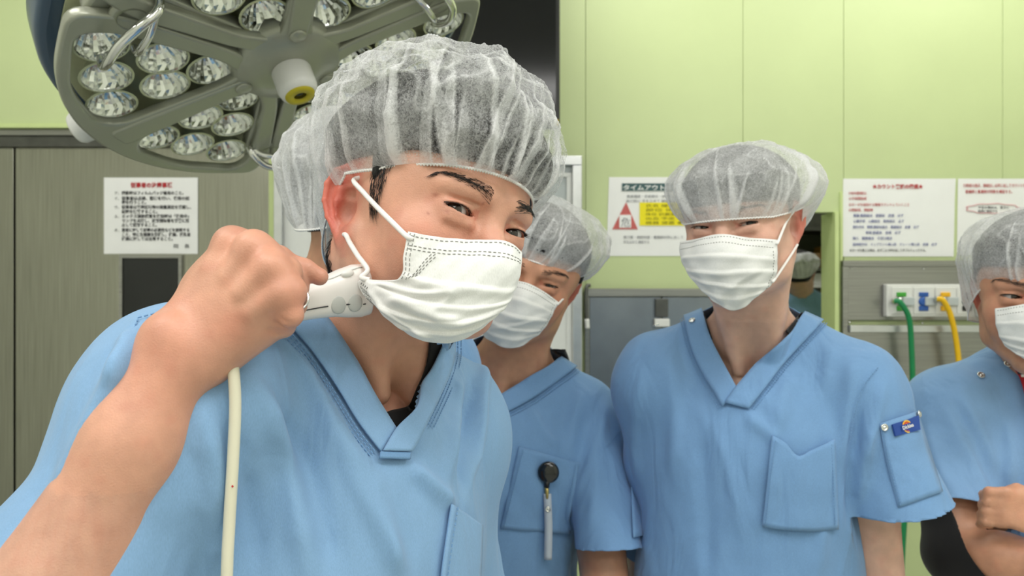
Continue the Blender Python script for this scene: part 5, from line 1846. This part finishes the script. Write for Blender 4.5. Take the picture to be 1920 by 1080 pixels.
# ------------------------------------------------------------------ the others
def make_person(label, F, T, skin, eye=(2.6, 2.2), h=.0034, sh=.15, arms=(), ring=None, cap=None, cap_seed=0, net=None, lifts=None,
                pleats=True, loops=(), folds=(), vpoly=None, collars=(), face=True, gaze=(0, -1, 0), topm=None, hands=(), red=.8, nape=True, cloth_h=.005,
                neck=(.052, .056), wide=1.0, lf=.95, hair_h=.004, legyaw=0, hfront=.044, hnape=-.080, hfull=.009, crown=.084, belly=1.0, chest=1.0, extra=None, near=.6, far=6.0, capbase=.36, brow=True, stand=True, capn=(400, 54), black_neck=None, legs=True, drop=0., hip=-.62):
    p = empty('person', (T.o[0], T.o[1], 0), label, 'person')
    hd_ = head_sdf(Sdf(), F, eye, wide=wide, lf=lf, crown=crown)
    scalp = head_sdf(Sdf(), F, eye, wide=wide, lf=lf, crown=crown, ears=False)
    nb_ = T(0, .01, 0)
    for s_ in (hd_, scalp):
        s_.cone(F(0, .024, -.045), nb_, neck[0], neck[1], .03)
    if face:
        for q in (1, -1):
            hd_.cone(F(q*.046, .030, -.048), T(q*.022, -.046, -.045), .009, .008, .03)
    head = hd_.copy()
    body = hd_.copy()
    torso_sdf(body, T, -.010, sh=sh, k=.045, chest=chest, drop=drop)
    top = torso_sdf(Sdf(), T, .015, sh=sh, k=.05, belly=belly*1.08, chest=chest, drop=drop)
    top.ell(T(0, .015, -.66), np.array((.178, .135, .12))*belly, T.R, .06)
    hems = [(T(0, 0, -.72), T.R @ np.array((0, 0, -1.0)), .4)]
    for a in arms:
        shp, el, wr = a['sh'], a['el'], a['wr']
        ra = a.get('r', .046)
        body.cone(shp, el, ra*1.05, ra*.86, .03)
        body.cone(el, el*.6 + wr*.4, ra*.88, ra*.84, .015)
        body.cone(el*.6 + wr*.4, wr, ra*.84, ra*.56, .015)
        t_ = a.get('hem', .72)
        hp = a.get('hp'); hp = shp*(1-t_) + el*t_ if hp is None else np.asarray(hp)
        rs = a.get('rs', (.060, .072))
        md_ = shp*.6 + hp*.4; rm = rs[0]*.6 + rs[1]*.4; en = hp + (hp-shp)*.22
        top.cone(shp, md_, rs[0], rm, .05)
        top.cone(md_, en, rm, rs[1]*1.03, .014)
        hn = a.get('hemn'); hn = (hp - shp) if hn is None else hn
        hems.append((hp, hn, .16, (shp, en), rs[1] + a.get('cut', .012)))
    for hf in hands:
        hf(body)
    if extra: extra(body, top)
    hc_ = F.o
    parts = [body.mesh(hc_ - np.array((.15, .16, .25)), hc_ + np.array((.15, .16, .14)), h)[:2],
             body.mesh(T.o - np.array((.38, .45, .72)), T.o + np.array((.38, .30, .02)), h*1.7)[:2]]
    V, Q = join_parts(parts)
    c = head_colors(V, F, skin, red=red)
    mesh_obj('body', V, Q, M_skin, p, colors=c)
    if face:
        eyeballs(F, p, gaze)
        brows_lashes(head, F, p, nb=160 if brow else 20, thick=1.0, seed=cap_seed+20, eye=eye)
    hair_shell(scalp, F, p, hc_ - np.array((.15, .16, .14)), hc_ + np.array((.15, .16, .17)), hair_h, off=.005, full=hfull, front=hfront, nape=hnape)
    cp_ = cap_mesh(F, p, ring, cap[0], cap[1], seed=cap_seed, n=capn[0], m=capn[1], base=capbase, a0=cap[2], tuck=cap[3] if len(cap) > 3 else .3)
    form = None
    if net is not None:
        form = mask_form(head, F)
        mk = Mask(net, form, lifts, 60, 56, near, far)
        def pl_(u, v):
            d = np.zeros_like(u)
            for v0, a, sl in ((.30, .0030, .03), (.50, .0030, -.04), (.68, .0026, .05), (.84, .002, -.03)):
                q = v - v0 - sl*(u-.5)
                d += a*np.where(q < 0, np.exp(-(q/.014)**2), np.exp(-(q/.06)**2))*np.sin(np.pi*np.clip(u, 0, 1))**.35
            d += .0010*np.sin(u*23 + v*9 + cap_seed)*np.sin(v*17)
            d += .0022*np.exp(-(((u-.62)*.8+(v-.62))/.04)**2)*np.exp(-((u-.6)/.25)**2)
            return d
        mk.shape(pl_)
        mo = mk.build(p)
        mk.stitches(mo, [[(.03, .06), (.5, .055), (.97, .06)], [(.03, .15), (.5, .14), (.97, .15)], [(.96, .2), (.955, .5), (.95, .8)]], r=.0004, dash=(.002, .002))
        for (u, v, pxs, endp) in loops:
            q = [F(*a) for a in pxs]
            cord('ear_loop', [mk.at(u, v, -.0005), mk.at(u, v, .0015)] + q + [endp], .0018, M_loop, mo)
    def line(*pp):
        C = np.array(catmull([np.array(x, float) for x in pp], 6))
        return trace(top, C[:, 0], C[:, 1], near, far)
    fl_ = [(a, w, line(*pp)) for a, w, pp in folds]
    def hole(cc, n):
        dn, _ = seg_dist(cc, [F(0, .024, -.045), nb_ + (nb_ - F(0, .024, -.045))*.15])
        k_ = dn < neck[1] + .004
        if vpoly is not None:
            x, y = pix(cc)
            vp_ = np.array(vpoly, float); vp_ = vp_.mean(0) + (vp_ - vp_.mean(0))*1.09
            k_ |= in_poly(x, y, vp_) & (n[:, 1] < .2) & (T.inv(cc)[:, 1] < .03)
        return k_
    sc_ = garment('scrub_top', top, T.o - np.array((.40, .40, .80)), T.o + np.array((.40, .32, .12)), cloth_h, p, topm or M_scrub2, fl_, hems=hems, holes=[hole], seed=cap_seed+3, wr=.0030)
    cf_ = union_form(top, body, .002)
    for (a, b, lf_) in collars:
        pix_strip('collar_band', cf_, a, b, topm or M_scrub2, sc_, lift=lf_, n=30, near=near, far=far)
        b2 = np.array(b, float); a2 = np.array(a, float)
        d_ = b2.mean(0) - a2.mean(0); d_ /= np.linalg.norm(d_)
        for k_ in (4, 9):
            stitch('seam', top, [tuple(x + d_*k_) for x in b2], M_seam, sc_, lift=.0025, r=.0008, near=near, far=far)
    if legs: lower_body(p, T(0, .015, hip), legyaw)
    return dict(root=p, top=top, scrub=sc_, body=body, form=form, T=T, F=F, head=head)

def ring_fn(zf, zs, zb, rx=.0845, ryf=.103, ryb=.108, y0=.010, tilt=0.0):
    def r_(t_):
        s_ = math.sin(t_)
        z = np.interp(s_, (-1, -.7, 0, .3, 1), (zf, zf, zs, zs*.6 + zb*.4, zb)) + tilt*math.cos(t_)
        return np.array((rx*math.cos(t_)*(1 - .22*max(0, s_)**.7), y0 + (ryf if s_ < 0 else ryb)*s_, z))
    return r_

def fist(body, wr, knuckle_dir, up, out, s_=1.0):
    """a loosely closed hand at the wrist"""
    kd, up, out = (np.asarray(x, float)/np.linalg.norm(x) for x in (knuckle_dir, up, out))
    body.ell(wr + kd*.05*s_, np.array((.045, .016, .040))*s_, np.stack([kd, out, up], 1), .015)
    for i in range(4):
        k0 = wr + kd*.085*s_ + up*(.030 - i*.020)*s_
        k1 = k0 + kd*.026*s_ + out*.012*s_; k2 = k1 - kd*.004*s_ + out*.026*s_; k3 = k2 - kd*.022*s_ + out*.004*s_
        body.chain([wr + kd*.03*s_ + up*(.02-i*.013)*s_, k0, k1, k2, k3], [.013*s_, .0105*s_, .0095*s_, .0085*s_, .007*s_], .004, .01)
    body.chain([wr + kd*.02*s_ + up*.025*s_, wr + kd*.055*s_ + up*.042*s_ + out*.012*s_, wr + kd*.082*s_ + up*.034*s_ + out*.024*s_], [.014*s_, .011*s_, .0085*s_], .004, .012)

def flathand(body, wr, d, side, out):
    """a relaxed hand hanging from the wrist"""
    d, side, out = (np.asarray(x, float)/np.linalg.norm(x) for x in (d, side, out))
    body.ell(wr + d*.055, (.048, .014, .038), np.stack([d, out, side], 1), .015)
    for i, l in enumerate((.070, .078, .072, .056)):
        k0 = wr + d*.092 + side*(.028 - i*.019)
        body.chain([k0 - d*.03, k0, k0 + d*l*.5 + out*.008, k0 + d*l*.9 + out*.024], [.011, .0098, .0085, .0068], .003, .008)
    body.chain([wr + d*.02 + side*.026, wr + d*.055 + side*.044 + out*.008, wr + d*.085 + side*.048 + out*.014], [.013, .0105, .008], .004, .012)

# ---------------- man on the right, facing us
eb = P(1360, 418, 1.00); yb = math.radians(-34)
FB = Frame(eb - np.array((math.sin(yb), -math.cos(yb), 0))*.075, yaw=-34, roll=-2, pitch=3, scale=.96)
TB = Frame(P(1412, 642, 1.16), yaw=-16, roll=1.5, pitch=-2)
shB = TB(.152, .0, -.085); elB = P(1650, 1120, 1.13); wrB = P(1650, 1480, 1.10)
shB2 = TB(-.138, .01, -.09); elB2 = P(1214, 1110, 1.32); wrB2 = P(1215, 1420, 1.28)
netB = [[(1277, 454), (1312, 448), (1351, 441), (1400, 446), (1457, 450)],
        [(1278, 480), (1312, 476), (1352, 472), (1403, 476), (1455, 478)],
        [(1287, 503), (1318, 505), (1356, 506), (1405, 508), (1453, 510)],
        [(1305, 530), (1330, 536), (1362, 541), (1405, 541), (1441, 536)],
        [(1327, 553), (1348, 568), (1377, 578), (1402, 567), (1428, 546)]]
lifB = [[.001, .002, .003, .002, .001], [.002, .005, .007, .005, .002], [.002, .007, .010, .007, .002], [.001, .005, .007, .005, .002], [.0, .003, .004, .003, .0]]
B = make_person('tall man on the right in blue scrubs with a sleeve patch, smiling over his mask', FB, TB, SKIN_B, eye=(2.0, 1.9), sh=.150,
    arms=[dict(sh=shB, el=elB, wr=wrB, hp=P(1682, 944, 1.08), rs=(.056, .071), hemn=P(1700, 1044, 1.08)-P(1682, 944, 1.08), r=.043), dict(sh=shB2, el=elB2, wr=wrB2, hem=.75, rs=(.052, .058))],
    hands=[lambda b: flathand(b, wrB, (0, 0, -1), (0, -1, 0), (-1, 0, 0)), lambda b: flathand(b, wrB2, (0, 0, -1), (0, -1, 0), (1, 0, 0))],
    ring=ring_fn(.007, .022, -.045, rx=.087, ryf=.115), cap=((.000, .028, .052), (.116, .142, .072), 106, .22), cap_seed=12, crown=.074, wide=.95, capbase=.54, hfront=.03, hfull=.006, net=netB, lifts=lifB, gaze=(-.03, -1, -.02),
    loops=[(1.0, .05, ((.072, -.030, .002),), FB(.076, .004, .018)), (1.0, .62, ((.070, -.018, -.050),), FB(.076, .008, -.032))],
    vpoly=[(1318, 570), (1337, 642), (1380, 730), (1443, 656), (1500, 590), (1480, 540), (1340, 540)],
    collars=[([(1318, 582), (1337, 642), (1383, 730)], [(1284, 596), (1303, 671), (1356, 763)], .004),
             ([(1505, 590), (1443, 656), (1380, 728), (1361, 757)], [(1540, 606), (1476, 675), (1438, 724), (1404, 768)], .0065)],
    folds=[(.006, .012, [(1250, 660), (1265, 760), (1262, 900)]), (.005, .010, [(1480, 700), (1460, 770), (1450, 810)]), (-.005, .012, [(1310, 800), (1320, 900), (1330, 1090)]),
           (.006, .010, [(1600, 680), (1590, 760), (1585, 860)]), (-.009, .007, [(1618, 740), (1602, 830), (1594, 900), (1590, 980)]), (.006, .009, [(1640, 780), (1625, 860), (1612, 940)]), (.005, .010, [(1400, 780), (1440, 810), (1460, 830)]),
           (.005, .012, [(1520, 900), (1540, 980), (1535, 1090)]), (.005, .010, [(1200, 700), (1190, 800), (1195, 900)]), (.0045, .010, [(1340, 800), (1370, 900), (1390, 1000)]),
           (.005, .009, [(1660, 720), (1640, 800), (1610, 880)]), (.004, .010, [(1560, 640), (1550, 700), (1530, 770)])],
    near=.7, cloth_h=.0046)
tb, sb = B['top'], B['scrub']
pix_strip('pocket', tb, [(1446, 816), (1470, 830), (1493, 854), (1520, 842), (1560, 823)], [(1428, 985), (1462, 990), (1495, 992), (1530, 993), (1566, 990)], M_scrub2, sb, n=24, w=18, lift=.0070, wob=.002, near=.7)
stitch('seam', tb, [(1452, 826), (1442, 900), (1434, 980)], M_seam, sb, lift=.0092, r=.0007, near=.7)
stitch('seam', tb, [(1552, 833), (1555, 900), (1558, 985)], M_seam, sb, lift=.0092, r=.0007, near=.7)
pix_strip('sleeve_pocket', tb, [(1648, 794), (1660, 860), (1684, 952)], [(1716, 771), (1738, 840), (1764, 922)], M_scrub2, sb, n=16, w=10, lift=.0028, near=.7)
stitch('seam', tb, [(1652, 798), (1664, 862), (1688, 948)], M_seam, sb, lift=.0062, r=.0007, near=.7)
stitch('seam', tb, [(1645, 690), (1612, 740), (1592, 830)], M_seam, sb, lift=.003, r=.0008, near=.7)
for x, y in ((1655, 801), (1715, 777), (1232, 617), (1300, 606)):
    snap_at(tb, x, y, .0052, sb, near=.7, lift=.006)
# printed patch on the sleeve
pc = trace(tb, [1668, 1712, 1716, 1674], [796, 780, 807, 818], .7, 3, .0075)
m_pb = mat('patch_blue', S(30, 70, 150), .6, noise=.06)
pn = np.cross(pc[1]-pc[0], pc[3]-pc[0]); pn /= np.linalg.norm(pn)
if pn[1] > 0: pn = -pn
patch = mesh_obj('logo_patch', list(pc + pn*.0006) + list(pc - pn*.002), [(0, 3, 2, 1), (4, 5, 6, 7), (0, 1, 5, 4), (1, 2, 6, 5), (2, 3, 7, 6), (3, 0, 4, 7)], m_pb, sb, smooth=False)
ctr = pc.mean(0); ux = (pc[1]-pc[0]); wpt = np.linalg.norm(ux); ux /= wpt; uy = np.cross(pn, ux)
if uy[2] < 0: uy = -uy
def disc(nm, r0, r1, m_, z):
    v, f = [], []
    for k_ in range(32):
        a = 2*math.pi*k_/32
        for r_ in (r0, r1):
            v.append(ctr + ux*r_*math.cos(a) + uy*r_*math.sin(a) + pn*z)
    for k_ in range(32):
        j = (k_+1) % 32
        f.append((2*k_, 2*k_+1, 2*j+1, 2*j))
    mesh_obj(nm, v, f, m_, patch)
disc('emblem_disc', .0, .0088, mat('emblem_orange', S(236, 120, 40), .6, noise=.05), .0010)
disc('emblem_ring', .0072, .0088, mat('emblem_yellow', S(244, 196, 60), .6, noise=.05), .0013)
disc('emblem_ring', .0054, .0062, mat('emblem_red', S(206, 50, 44), .6, noise=.05), .0013)
Mt = Matrix(((ux[0], uy[0], pn[0], 0), (ux[1], uy[1], pn[1], 0), (ux[2], uy[2], pn[2], 0), (0, 0, 0, 1)))
ban = [ctr + ux*a*.0128 + uy*b*.0042 + pn*.0015 for a, b in ((-1, -.8), (.9, -1), (1, .8), (-.9, 1))]
mesh_obj('emblem_banner', ban, [(0, 1, 2, 3)], m_pb, patch, smooth=False)
to = text_obj('emblem_text', 'Dickies', .0072, Matrix.Translation(Vector(ctr - uy*.0024 + pn*.0022)) @ Mt, M_paper, patch, 'CENTER', .0001, .0001, 1.0)
# black undershirt edge round the neck
def neck_strip(PD, a, b, near=.7):
    pix_strip('undershirt', PD['body'], a, b, M_blackc, PD['root'], n=14, w=6, lift=.003, near=near)
neck_strip(B, [(1322, 588), (1328, 606), (1338, 636)], [(1312, 592), (1316, 610), (1322, 644)])
neck_strip(B, [(1500, 588), (1488, 600), (1470, 620)], [(1512, 596), (1500, 612), (1480, 634)])

# ---------------- man in the middle, leaning in behind the first
ec = P(996, 517, 1.19); yc = math.radians(-2)
FC = Frame(ec - np.array((math.sin(yc), -math.cos(yc), 0))*.078, yaw=-2, roll=19, pitch=4)
TC = Frame(P(962, 700, 1.30), yaw=8, roll=9, pitch=-2)
shC = TC(.150, .0, -.085); elC = P(1146, 1200, 1.15); wrC = P(1140, 1480, 1.1)
shC2 = TC(-.150, .0, -.085); elC2 = TC(-.160, .03, -.35); wrC2 = TC(-.15, .0, -.60)
netC = [[(916, 512), (945, 522), (990, 533), (1022, 549), (1047, 567)],
        [(908, 540), (940, 550), (980, 558), (1010, 570), (1038, 582)],
        [(903, 568), (930, 578), (968, 588), (1000, 596), (1028, 602)],
        [(898, 596), (922, 610), (952, 620), (985, 622), (1014, 620)],
        [(898, 612), (915, 632), (948, 648), (972, 648), (1003, 632)]]
C = make_person('man in the middle leaning in behind the first, head tilted, badge reel on pocket', FC, TC, SKIN_C, eye=(2.2, 2.0), sh=.143,
    arms=[dict(sh=shC, el=elC, wr=wrC, hp=P(1143, 1026, 1.18), rs=(.052, .052), hemn=P(1150, 1122, 1.16)-P(1143, 1026, 1.18), r=.043), dict(sh=shC2, el=elC2, wr=wrC2, hem=.7)],
    hands=[lambda b: flathand(b, wrC, (0, 0, -1), (0, -1, 0), (-1, 0, 0)), lambda b: flathand(b, wrC2, (0, 0, -1), (0, -1, 0), (1, 0, 0))],
    ring=ring_fn(.029, .020, -.045, ryf=.108), cap=((.004, .016, .068), (.104, .122, .072), 112), cap_seed=21, net=netC, lifts=lifB, gaze=(-.02, -1, -.02),
    loops=[(1.0, .05, ((.070, -.02, .0),), FC(.076, .012, .012))], capbase=.48, crown=.080,
    vpoly=[(870, 640), (930, 800), (940, 742), (996, 704), (1050, 672), (1040, 600), (900, 600)],
    collars=[([(930, 746), (941, 740), (996, 703), (1050, 671)], [(930, 786), (945, 777), (996, 749), (1050, 711), (1080, 690)], .004)],
    folds=[(.006, .012, [(1090, 730), (1070, 800), (1075, 860)]), (.005, .010, [(1000, 770), (1020, 810), (1050, 840)]), (-.006, .012, [(1110, 760), (1092, 830), (1085, 900)]), (.005, .010, [(1130, 800), (1120, 900), (1105, 980)]),
           (.005, .009, [(1140, 760), (1110, 850), (1085, 930)])],
    near=.9, cloth_h=.0050)
tc_, sc2 = C['top'], C['scrub']
pix_strip('pocket', tc_, [(972, 838), (956, 910), (938, 990)], [(1086, 868), (1078, 930), (1066, 1000)], M_scrub2, sc2, n=20, w=16, lift=.0035, wob=.0025, near=.9)
stitch('seam', tc_, [(978, 844), (962, 912), (944, 985)], M_seam, sc2, lift=.008, r=.0008, near=.9)
stitch('seam', tc_, [(1080, 872), (1072, 930), (1062, 995)], M_seam, sc2, lift=.008, r=.0008, near=.9)
stitch('seam', tc_, [(1166, 800), (1128, 850), (1100, 905)], M_seam, sc2, lift=.003, r=.0008, near=.9)
pix_strip('sleeve_placket', tc_, [(1178, 882), (1181, 940), (1184, 1010)], [(1196, 884), (1199, 940), (1203, 1005)], M_scrub2, sc2, n=10, w=5, lift=.004, near=.9)
snap_at(tc_, 1181, 892, .004, sc2, near=.9, lift=.005)
neck_strip(C, [(1030, 655), (1044, 668), (1052, 684)], [(1056, 655), (1064, 676), (1066, 696)], .9)
# badge reel clipped to his pocket
rp = trace(tc_, [1021], [884], .9, 3, .014)[0]
br = empty('badge_reel', rp, 'round black badge reel clipped to the middle man\'s pocket', 'badge reel')
Mb = Matrix.Translation(Vector(rp)) @ Matrix.Rotation(math.pi/2, 4, 'X')
MB().lathe([(.0, -.006), (.016, -.006), (.0172, -.003), (.0172, .003), (.0150, .0055), (.008, .0068), (0, .0072)], 36, Mb).build('reel', mat('reel_black', (.008, .008, .008, 1), .12, noise=.1, coat=.5), br, smooth=True)
MB().tube([rp + np.array((-.002, -.001, -.014)), rp + np.array((-.003, -.001, -.024))], .0045, 10).build('nozzle', M_blackp, br, smooth=True)
MB().tube([rp + np.array((-.003, -.001, -.022)), rp + np.array((-.002, -.001, -.042))], .0035, 8).build('clip', mat('brass', S(196, 176, 110), .35, .7, noise=.1), br, smooth=True)
mS = mat('strap_clear', S(196, 206, 218), .3, noise=.05)
pts_ = [rp + np.array((-.002, -.002, -.034)), rp + np.array((-.001, -.003, -.06)), rp + np.array((.0, -.003, -.09)), rp + np.array((-.001, -.002, -.14))]
strip('strap', [[p + np.array((-.0062, 0, 0)), p + np.array((0, -.0012, 0)), p + np.array((.0062, 0, 0))] for p in catmull(pts_, 6)], mS, br, .0012)
snap(rp + np.array((-.001, -.0045, -.058)), (0, -1, 0), .0048, br)

# ---------------- man at the right edge with folded arms
ed = P(1947, 552, 1.13)
ydd = math.radians(-33)
FD = Frame(ed - np.array((math.sin(ydd), -math.cos(ydd), 0))*.078, yaw=-33, roll=2, pitch=3, scale=1.05)
TD = Frame(P(1966, 702, 1.26), yaw=-14, roll=0, pitch=-2)
shD = TD(-.155, .0, -.085); elD = P(1796, 1040, 1.18); wrD = P(2010, 1058, 1.06)
shD2 = TD(.155, .0, -.085); elD2 = P(2130, 1040, 1.18); wrD2 = P(1962, 962, 1.085)
netD = [[(1867, 579), (1904, 574), (1947, 568), (1990, 574), (2027, 579)],
        [(1869, 603), (1906, 602), (1947, 600), (1988, 602), (2025, 603)],
        [(1875, 628), (1910, 632), (1947, 634), (1984, 632), (2019, 628)],
        [(1884, 646), (1914, 656), (1947, 662), (1980, 656), (2010, 646)],
        [(1896, 656), (1920, 670), (1947, 678), (1974, 670), (1998, 656)]]
lifD = lifB
Dp = make_person('man at the right edge in blue scrubs with folded arms and a black undersleeve', FD, TD, SKIN_C, eye=(3.2, 2.4), sh=.152,
    arms=[dict(sh=shD, el=elD, wr=wrD, hem=.70, rs=(.060, .066), r=.045, cut=.03), dict(sh=shD2, el=elD2, wr=wrD2, hem=.75, r=.045)],
    hands=[lambda b: fist(b, wrD2, P(1858, 948, 1.085) - wrD2, (.1, 0, 1), (0, .8, -.4), .74), lambda b: fist(b, wrD, (1, .35, .1), (0, 0, 1), (0, 1, 0))],
    capbase=.48, ring=ring_fn(.018, -.046, -.060, rx=.088), cap=((-.002, .016, .058), (.104, .124, .074), 122), cap_seed=33, net=netD, lifts=lifD, gaze=(-.05, -1, -.02),
    folds=[(.006, .012, [(1775, 760), (1815, 850), (1855, 930)]), (.006, .010, [(1800, 740), (1840, 810), (1868, 880)]), (-.005, .010, [(1790, 760), (1830, 840), (1862, 910)]), (.005, .010, [(1880, 760), (1895, 840), (1890, 920)]), (.006, .01, [(1740, 800), (1760, 870), (1790, 930)])],
    near=.7, cloth_h=.0048, topm=cloth_mat('scrub_blue_light', S(136, 176, 220), wrinkle=.75))
for x, y in ((1838, 706), (1890, 684)):
    snap_at(Dp['top'], x, y, .0060, Dp['scrub'], near=.7, lift=.004)
us = Sdf(); us.cone(shD*.5 + elD*.5, elD, .050, .049, 0); us.cone(elD, elD*.50 + wrD*.50, .049, .043, .015)
garment('undersleeve', us, np.minimum(elD, shD) - .12, np.maximum(elD, shD) + np.array((.2, .15, .05)), .004, Dp['root'], M_blackc, wr=.0022, seed=6,
        hems=[(elD*.72 + wrD*.28, wrD - elD + np.array((0, 0, .08)), .12), (shD*.42 + elD*.58, shD - elD, .1)])
# red lanyard round his neck
lp = trace(Dp['top'], [1893, 1899, 1908, 1922, 1940, 1950], [640, 668, 694, 724, 800, 860], .7, 3, .006)
ly = empty('lanyard', lp[1], 'red lanyard with white marks round the neck of the man at the edge', 'lanyard')
m_red = mat('lanyard_red', S(190, 24, 44), .6, noise=.1)
row = catmull(list(lp), 6)
strip('ribbon', [[p + np.array((-.0065, 0, .002)), p + np.array((0, -.001, 0)), p + np.array((.0065, 0, -.002))] for p in row], m_red, ly, .0012)
for i in range(3, len(row)-2, 4):
    p = row[i]
    snap_m = MB().box(p + np.array((-.003, -.0030, -.002)), p + np.array((.003, -.0022, .002))); snap_m.build('white_mark', M_paper, ly)
q_ = lp[2] + np.array((.004, -.006, 0))
MB().box(q_ + np.array((-.009, -.004, -.008)), q_ + np.array((.009, .002, .008))).build('buckle', M_blackp, ly, bevel=.002)

# ---------------- person standing behind the first man, turned away
FE = Frame(P(682, 394, 1.01), yaw=150, roll=0, pitch=0, scale=.92)
TE = Frame(P(630, 592, 1.03), yaw=160, roll=0)
E_ = make_person('person turned away behind the first man, only cap and neck showing', FE, TE, SKIN_C, sh=.14, h=.006, ring=ring_fn(.03, .0, -.038), cap=((.0, .012, .052), (.102, .122, .096), 122), cap_seed=44, capbase=.60, hfull=.004, hnape=-.035,
    face=False, cloth_h=.008, near=.9, neck=(.050, .054), arms=[dict(sh=TE(q*.14, 0, -.085), el=TE(q*.16, .0, -.34), wr=TE(q*.14, -.06, -.56)) for q in (1, -1)], legyaw=160)

# ---------------- person in the far room
FG = Frame(P(1497, 512, 4.0), yaw=165, roll=4, pitch=0)
TG = Frame(P(1506, 562, 4.05), yaw=170, roll=0)
G_ = make_person('person in a pale cap seen from behind through the doorway', FG, TG, SKIN_B, sh=.13, h=.009, ring=ring_fn(.03, .01, -.030), cap=((.0, .020, .042), (.108, .125, .072), 112), cap_seed=51, capbase=.70,
    face=False, cloth_h=.012, near=3.0, neck=(.048, .052), hair_h=.006, hnape=-.05, hfull=.004, capn=(140, 30), topm=M_scrub, arms=[dict(sh=TG(q*.13, 0, -.085), el=TG(q*.16, .0, -.34), wr=TG(q*.14, -.06, -.56)) for q in (1, -1)], legyaw=170)
bpy.context.view_layer.update()
